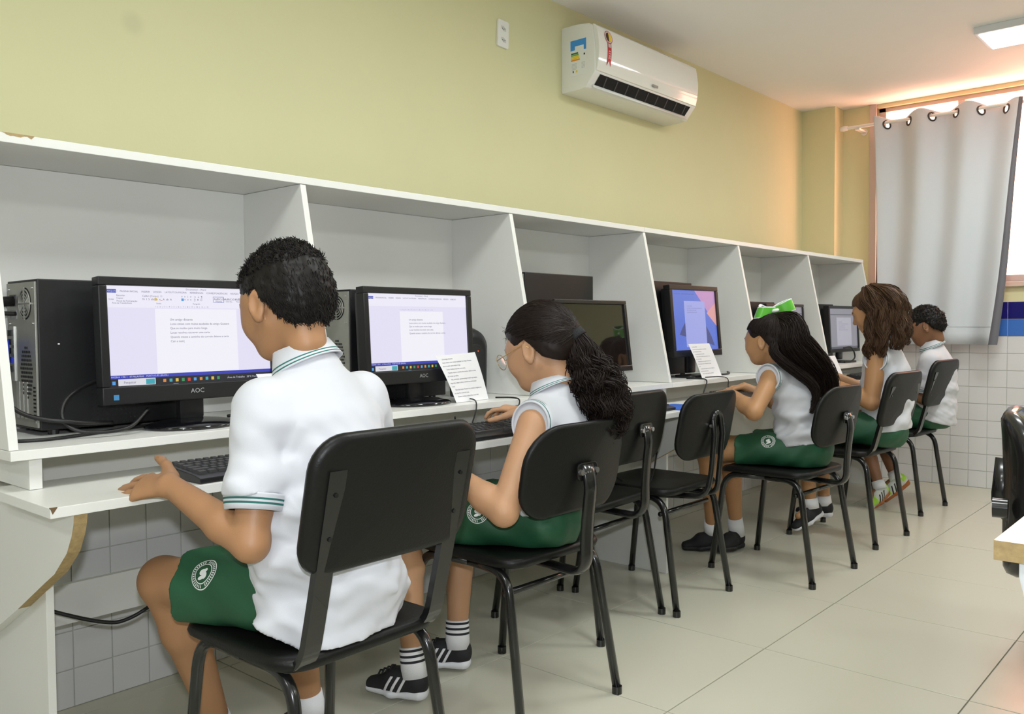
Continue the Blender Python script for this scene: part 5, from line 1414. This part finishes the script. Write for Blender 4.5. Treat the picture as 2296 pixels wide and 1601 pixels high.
# ---------------------------------------------------------------- girl in glasses
S2 = dict(head=(1.885, 1.545, .992), neck=(1.885, 1.49, .865), chest=(1.88, 1.485, .74), pelvis=(1.865, 1.51, .535),
          shL=(1.77, 1.470, .790), elL=(1.625, 1.455, .578), wrL=(1.62, 1.65, .668), shR=(1.99, 1.54, .79), elR=(2.09, 1.60, .655), wrR=(2.015, 1.715, .785),
          hipL=(1.78, 1.55, .525), knL=(1.63, 1.86, .49), anL=(1.615, 1.79, .105), hipR=(1.95, 1.55, .525), knR=(1.89, 1.89, .49), anR=(1.85, 1.85, .105))
face2 = (-.10, .93, -.34)
b2, org2, H2, HR2, fr2, hs2 = person('girl with glasses and dark ponytail in white sleeveless shirt', S2, dict(h=.0045, face=face2, skin=SK_b, hairm=HM_dk, seed=23, sleeve=.12, g=1.0, hs=1.08, arm=1.12, hsz=1.05,
    hipw=.138, hipd=.112, chw=.122, chd=.096, hem=(.545, -.10), fold=.0055, short=.62, collarL=.032, collarU=.004, collarR=.068,
    handL=HD((.0, .95, .25), (0, 0, -1), (1, 0, 0)), handR=HD((-.30, .85, .12), (0, -.1, -1), (-1, -.3, 0), thumb=(.7, .55), curl=(.35, .45, .50, .50), spread=.22, lift=.1),
    footL=(math.radians(112), .0, 'striped'), footR=(math.radians(118), .0, 'striped'), sockstripe=True, sockL=.085, crest=((1.71, 1.61, .525), (-.75, -.30, .58), (.2, .5, 1), .030)))
LINE_G = ((-.14, -.075), (-.07, -.062), (-.040, -.040), (-.022, -.004), (-.006, .018), (.015, .012), (.030, .006), (.045, .030), (.066, .052), (.09, .058), (.13, .06))
hl, hf, hu = fr2
v, f = hair_cap(H2, fr2, hs2, .012, LINE_G, seed=8, amp=.0008, freq=60, h=.0042)
r_ = np.random.default_rng(4); n = 1600
az = r_.uniform(-2.6, 2.6, n); st = np.stack([np.sin(az), np.cos(az), np.interp(np.abs(az), (0, .8, 1.3, 1.7, 2.6), (.40, .38, .05, -.12, -.6))+np.abs(r_.normal(0, .45, n))], 1)
tie = H2(0, -.098, -.012); sc = scalp_strands(H2, fr2, hs2, st, (0, -1, -.12), 10, 1.165, 3, .0014, cap_geo=(v, f))
tie = H2(0, -.108, -.004)
path = [tie, (1.922, 1.415, .945), (1.945, 1.392, .87), (1.968, 1.378, .79), (1.985, 1.372, .735)]
rad = [.022, .046, .066, .074, .060, .030]
ts = tail_strands(path, rad, 1500, 9, .013, 22, .0016, 25, lens=(.6, 1.05), clump=46); tc = tail_core(path, [.016, .036, .052, .058, .044, .006], .85)
rr_ = np.random.default_rng(6); m_ = 22; p0 = np.array([H2(math.sin(a)*.060, math.cos(a)*.085, .052+rr_.uniform(-.01, .03)) for a in rr_.uniform(-1.0, 1.6, m_)])
fly = np.stack([p0+(hf*rr_.uniform(.2, 1, (m_, 1))+hl*rr_.uniform(-.3, .8, (m_, 1))+hu*rr_.uniform(-.6, .4, (m_, 1)))*(.011*k/5)+rr_.normal(size=(m_, 3))*.0012*k for k in range(6)], 1)
vv, ff = join_geo((v, f), sc, ts, tc, strands(fly, .0006, .4)); hr = mk_fast('hair', vv-org2, ff, HM_dk, b2)
band(tie-nrm(np.array((.02, -.05, -.08)))*.004, (.02, -.05, -.06), (1, 0, 0), (.025, .025), (.027, .027), .022, [(.3, 0), (.6, 0), (1, 0)], [mat('black_elastic', (.01, .01, .012), .8, bump=.6, bump_scale=300)], 'hair_tie', hr, org2, .01)
# eyeglasses
M_gold = mat('gold_wire', (.72, .50, .22), .25, metal=.9)
eg = empty('eyeglasses', tuple(H2(0, .105, -.005)), 0, 'round thin gold-framed glasses on the ponytail girl', 'eyeglasses'); oe = H2(0, .105, -.005)
for sg in (1, -1):
    c_ = H2(.031*sg, .112, -.006); d1 = nrm(hl-hf*.12*sg); ring = [c_+d1*.0235*math.cos(2*PI*q/28)+hu*.0225*math.sin(2*PI*q/28)-oe for q in range(28)]
    v_, f_ = tube_geo(ring, .0012, 6, True); rim = mk('rim', v_, f_, M_gold, eg, True)
    mk('lens', [c_-oe]+ring, [(0, 1+q, 1+(q+1) % 28) for q in range(28)], glass_mat('spectacle_lens', (.96, .97, 1.0), .07), eg)
    v_, f_ = tube_geo([H2(.0545*sg, .109, -.002)-oe, H2(.073*sg, .060, .000)-oe, H2(.078*sg, .004, .006)-oe, H2(.078*sg, -.016, -.008)-oe], .0013, 6); mk('temple', v_, f_, M_gold, eg, True)
v_, f_ = tube_geo([H2(-.009, .113, -.002)-oe, H2(0, .115, .002)-oe, H2(.009, .113, -.002)-oe], .0013, 6); mk('bridge', v_, f_, M_gold, eg, True)
tag(eg, 'round thin gold-framed glasses on the ponytail girl', 'eyeglasses')
# ---------------------------------------------------------------- girl with the green bow
S4 = dict(head=(3.452, 1.598, .985), neck=(3.505, 1.535, .872), chest=(3.545, 1.50, .74), pelvis=(3.575, 1.47, .535),
          shL=(3.405, 1.555, .825), elL=(3.265, 1.565, .695), wrL=(3.375, 1.73, .760), shR=(3.64, 1.565, .82), elR=(3.73, 1.62, .67), wrR=(3.64, 1.79, .765),
          hipL=(3.49, 1.52, .525), knL=(3.42, 1.86, .49), anL=(3.60, 1.93, .10), hipR=(3.66, 1.52, .525), knR=(3.62, 1.87, .49), anR=(3.70, 1.86, .10))
face4 = (.02, .95, -.18)
b4, org4, H4, HR4, fr4, hs4 = person('girl with long dark hair and green bow in white sleeveless shirt', S4, dict(h=.0052, face=face4, skin=SK_d, hairm=HM_dk, seed=37, sleeve=.12, g=.96, hs=.93, arm=1.05,
    hipw=.140, hipd=.115, chw=.122, chd=.094, hem=(.545, -.15), fold=.0075, short=.60, collar=True, collarL=.026, collarU=.006, collarR=.068, hsz=.9,
    handL=HD((.15, .85, -.12), (0, -.1, -1), (1, 0, 0), curl=(.6, .65, .7, .7), thumb=(.4, .7), spread=.05), handR=HD((-.2, .9, -.1), (0, 0, -1), (-1, 0, 0)),
    footL=(math.radians(120), .10, 'plain'), footR=(math.radians(170), .0, 'plain'), sockL=.085, crest=((3.47, 1.60, .52), (-.72, -.35, .55), (.2, .5, 1), .029)))
hl, hf, hu = fr4
v, f = hair_cap(H4, fr4, hs4, .011, LINE_G, seed=9, amp=.0008, freq=60, h=.0046)
n = 1000; az = r_.uniform(-2.6, 2.6, n); st = np.stack([np.sin(az), np.cos(az), np.interp(np.abs(az), (0, .8, 1.3, 1.7, 2.6), (.40, .38, .05, -.12, -.5))+np.abs(r_.normal(0, .35, n))], 1)
sc = scalp_strands(H4, fr4, hs4, st, (0, -.45, .90), 9, 1.165, 3, .0015, cap_geo=(v, f))
path = [H4(0, -.05, .085), H4(0, -.098, .03), H4(0, -.104, -.05), (3.545, 1.425, .83), (3.565, 1.408, .74), (3.575, 1.40, .66)]
rad = [.030, .080, .095, .10, .085, .055, .02]
ts = tail_strands(path, rad, 1300, 12, .005, 9, .0017, 22, flat=.55, lens=(.62, 1.06)); tc = tail_core(path, [.02, .06, .072, .074, .060, .035, .004], .5)
# a loose lock in front of the shoulder
lock = [H4(.055, -.06, -.02), H4(.085, -.075, -.09), (3.46, 1.405, .80), (3.465, 1.395, .73), (3.44, 1.40, .685)]
tl = tail_strands(lock, [.018, .020, .018, .014, .006], 220, 13, .004, 10, .0013, 24, lens=(.7, 1.05))
vv, ff = join_geo((v, f), sc, ts, tc, tl); mk_fast('hair', vv-org4, ff, HM_dk, b4)
# bow: two wired ribbon loops, tails and knot
M_rib = mat('green_satin_ribbon', (.11, .50, .035), .30, sheen=.3); M_wrib = mat('white_organza', (.78, .80, .78), .5)
bc = Vector(H4(-.016, -.052, .113)); bw = empty('hair_bow', tuple(bc), 0, 'bright green satin bow with white ribbon edges on dark hair', 'hair bow')
L_, F_, U_ = Vector(hl), Vector(hf), Vector(hu); oX = (L_*.55+F_*.75).normalized(); oZ = (U_*.95-F_*.2).normalized(); oY = oZ.cross(oX)
def ribbon(pts, wv, width, m, name, parent, edge=True):
    P = spline(pts, 8); v_ = []; f_ = []
    for i, p in enumerate(P):
        w_ = wv*(width/2); v_ += [p-w_, p-w_*.86, p+w_*.86, p+w_]
    nr = len(P)
    for i in range(nr-1):
        for q in range(3): f_.append((4*i+q, 4*i+q+1, 4*i+5+q, 4*i+4+q))
    fm_ = [(1 if q != 1 else 0) for i in range(nr-1) for q in range(3)]
    o_ = mk(name, v_, f_, m, parent, True, fm_); md = o_.modifiers.new('thickness', 'SOLIDIFY'); md.thickness = .0012; return o_
for sg in (1, -1):
    b0 = Vector((0, 0, 0)); wv = (oZ*.92+oX*(-.35*sg)).normalized(); lift = oZ*(.010 if sg > 0 else .022)
    ribbon([b0, oX*.030*sg-oY*.030+lift*.5, oX*.066*sg-oY*.026+lift, oX*.078*sg+lift, oX*.064*sg+oY*.024+lift, oX*.028*sg+oY*.022+lift*.4, b0], wv, .052, [M_rib, M_wrib], 'loop', bw)
    ribbon([b0, oX*.022*sg-oY*.034+oZ*.022, oX*.048*sg-oY*.036+oZ*.040, oX*.058*sg-oY*.020+oZ*.030, oX*.030*sg-oY*.028+oZ*.010, b0], (oZ*.6+oX*.6*sg).normalized(), .012, [M_wrib, M_wrib], 'white_loop', bw)
    ribbon([b0, oX*.020*sg-oY*.032-oZ*.012, oX*.048*sg-oY*.040-oZ*.030], (oX*.7-oZ*.5*sg).normalized(), .034, [M_rib, M_wrib], 'tail', bw)
v_, f_ = slab(rrect(.022, .030, .008), .016, lambda u, v2, w_: tuple(oX*u+oY*v2+oZ*(w_+.008))); mk('knot', v_, f_, M_wrib, bw, True)
# ---------------------------------------------------------------- brown-haired girl
k5 = .965
def sc5(p): return (p[0]*k5, p[1]*k5, 1.05+(p[2]-1.05)*k5)
S5 = dict(head=(4.46, 1.50, 1.115), neck=(4.50, 1.46, .955), chest=(4.52, 1.455, .80), pelvis=(4.52, 1.455, .53),
          shL=(4.39, 1.460, .875), elL=(4.365, 1.475, .66), wrL=(4.37, 1.69, .755), shR=(4.64, 1.49, .86), elR=(4.70, 1.56, .66), wrR=(4.62, 1.74, .765),
          hipL=(4.42, 1.50, .525), knL=(4.36, 1.84, .49), anL=(4.37, 1.78, .13), hipR=(4.60, 1.50, .525), knR=(4.60, 1.84, .49), anR=(4.60, 1.80, .105))
S5 = {k: sc5(p) for k, p in S5.items()}
face5 = (-.18, .95, -.38)
b5, org5, H5, HR5, fr5, hs5 = person('girl with loose wavy brown hair in white sleeveless shirt', S5, dict(h=.0057, face=face5, skin=SK_d, hairm=HM_br, seed=41, sleeve=.12, g=1.0, hs=1.0, arm=1.15,
    hipw=.140, hipd=.115, chw=.128, chd=.098, hem=(.53, -.1), fold=.006, short=.6, collarL=.026, collarU=.006, collarR=.068, sockL=.05,
    handL=HD((-.05, .95, -.05), (0, 0, -1), (1, 0, 0)), handR=HD((-.1, .95, -.05), (0, 0, -1), (-1, 0, 0)), footL=(math.radians(150), .45, 'whitesole'), footR=(math.radians(100), .05, 'whitesole')))
hl, hf, hu = fr5
v, f = hair_cap(H5, fr5, hs5, .014, ((-.14, -.10), (-.03, -.085), (.02, -.07), (.04, -.02), (.06, .045), (.13, .06)), seed=10, amp=.002, freq=60, h=.005)
gs = [(v, f)]
for i_, (az_, ln, rr5, ou) in enumerate(((2.9, .17, .034, .02), (2.35, .19, .034, .03), (1.75, .20, .034, .035), (1.25, .19, .028, .030), (-2.9, .18, .034, .02), (-2.3, .20, .036, .035), (-1.7, .21, .036, .045), (-1.25, .18, .026, .035))):
    c_, s_ = math.cos(az_), math.sin(az_); p0 = H5(s_*.03, c_*.03-.01, .115); p1 = H5(s_*.078, c_*.095-.015, .045); p2 = H5(s_*.086, c_*.100-.02, -.03)
    dn = np.array((0, 0, -1.0)); o2 = nrm(hl*s_+hf*c_*.9); p3 = p2+dn*ln*.45+o2*ou*.5; p4 = p2+dn*ln*.8+o2*ou; p5 = p2+dn*ln*1.05+o2*ou*.8
    pa = [p0, p1, p2, p3, p4, p5]; gs.append(tail_strands(pa, [.012, rr5, rr5*1.05, rr5*1.1, rr5*.9, rr5*.5], 300, 50+i_, .010, 12, .0019, 24, flat=.9, lens=(.78, 1.08), clump=11)); gs.append(tail_core(pa, [.010, rr5*.8, rr5*.85, rr5*.85, rr5*.6, .004], .7))
vv, ff = join_geo(*gs); mk_fast('hair', vv-org5, ff, HM_br, b5)
# ---------------------------------------------------------------- boy by the window
S6 = dict(head=(5.26, 1.485, 1.035), neck=(5.285, 1.44, .905), chest=(5.30, 1.43, .77), pelvis=(5.30, 1.44, .535),
          shL=(5.17, 1.43, .835), elL=(5.16, 1.45, .62), wrL=(5.14, 1.64, .70), shR=(5.42, 1.46, .83), elR=(5.48, 1.55, .66), wrR=(5.42, 1.72, .765),
          hipL=(5.22, 1.48, .525), knL=(5.16, 1.83, .49), anL=(5.10, 1.68, .13), hipR=(5.38, 1.48, .525), knR=(5.36, 1.83, .49), anR=(5.22, 1.63, .17))
face6 = (-.16, .92, -.42)
b6, org6, H6, HR6, fr6, hs6 = person('boy with short black curls in white polo beside the curtain', S6, dict(h=.0057, face=face6, skin=SK_c, hairm=HM_blk, seed=53, sleeve=.72, g=.96, hs=.98,
    hipw=.145, hipd=.115, chw=.130, chd=.098, hem=(.50, .3), fold=.004, short=.64, sockL=.05, collarL=.042, collarU=.006, collarR=.072,
    handL=HD((0, .95, .1), (0, 0, -1), (1, 0, 0)), handR=HD((-.1, .95, -.05), (0, 0, -1), (-1, 0, 0)), footL=(math.radians(160), .55, 'color'), footR=(math.radians(120), .75, 'color')))
hl, hf, hu = fr6
v, f = hair_cap(H6, fr6, hs6, .011, ((-.14, -.075), (-.07, -.066), (-.04, -.035), (-.014, .014), (.03, .016), (.05, .036), (.07, .054), (.13, .06)), seed=13, amp=.003, freq=110, h=.0046)
cs = short_strands(v, f, None, 3000, .015, 15, lambda p: np.tile(hu*.5-hf*.1, (len(p), 1)), 1.8, m=5, r=.0015)
vv, ff = join_geo((v, f), cs); mk_fast('hair', vv-org6, ff, HM_blk, b6)
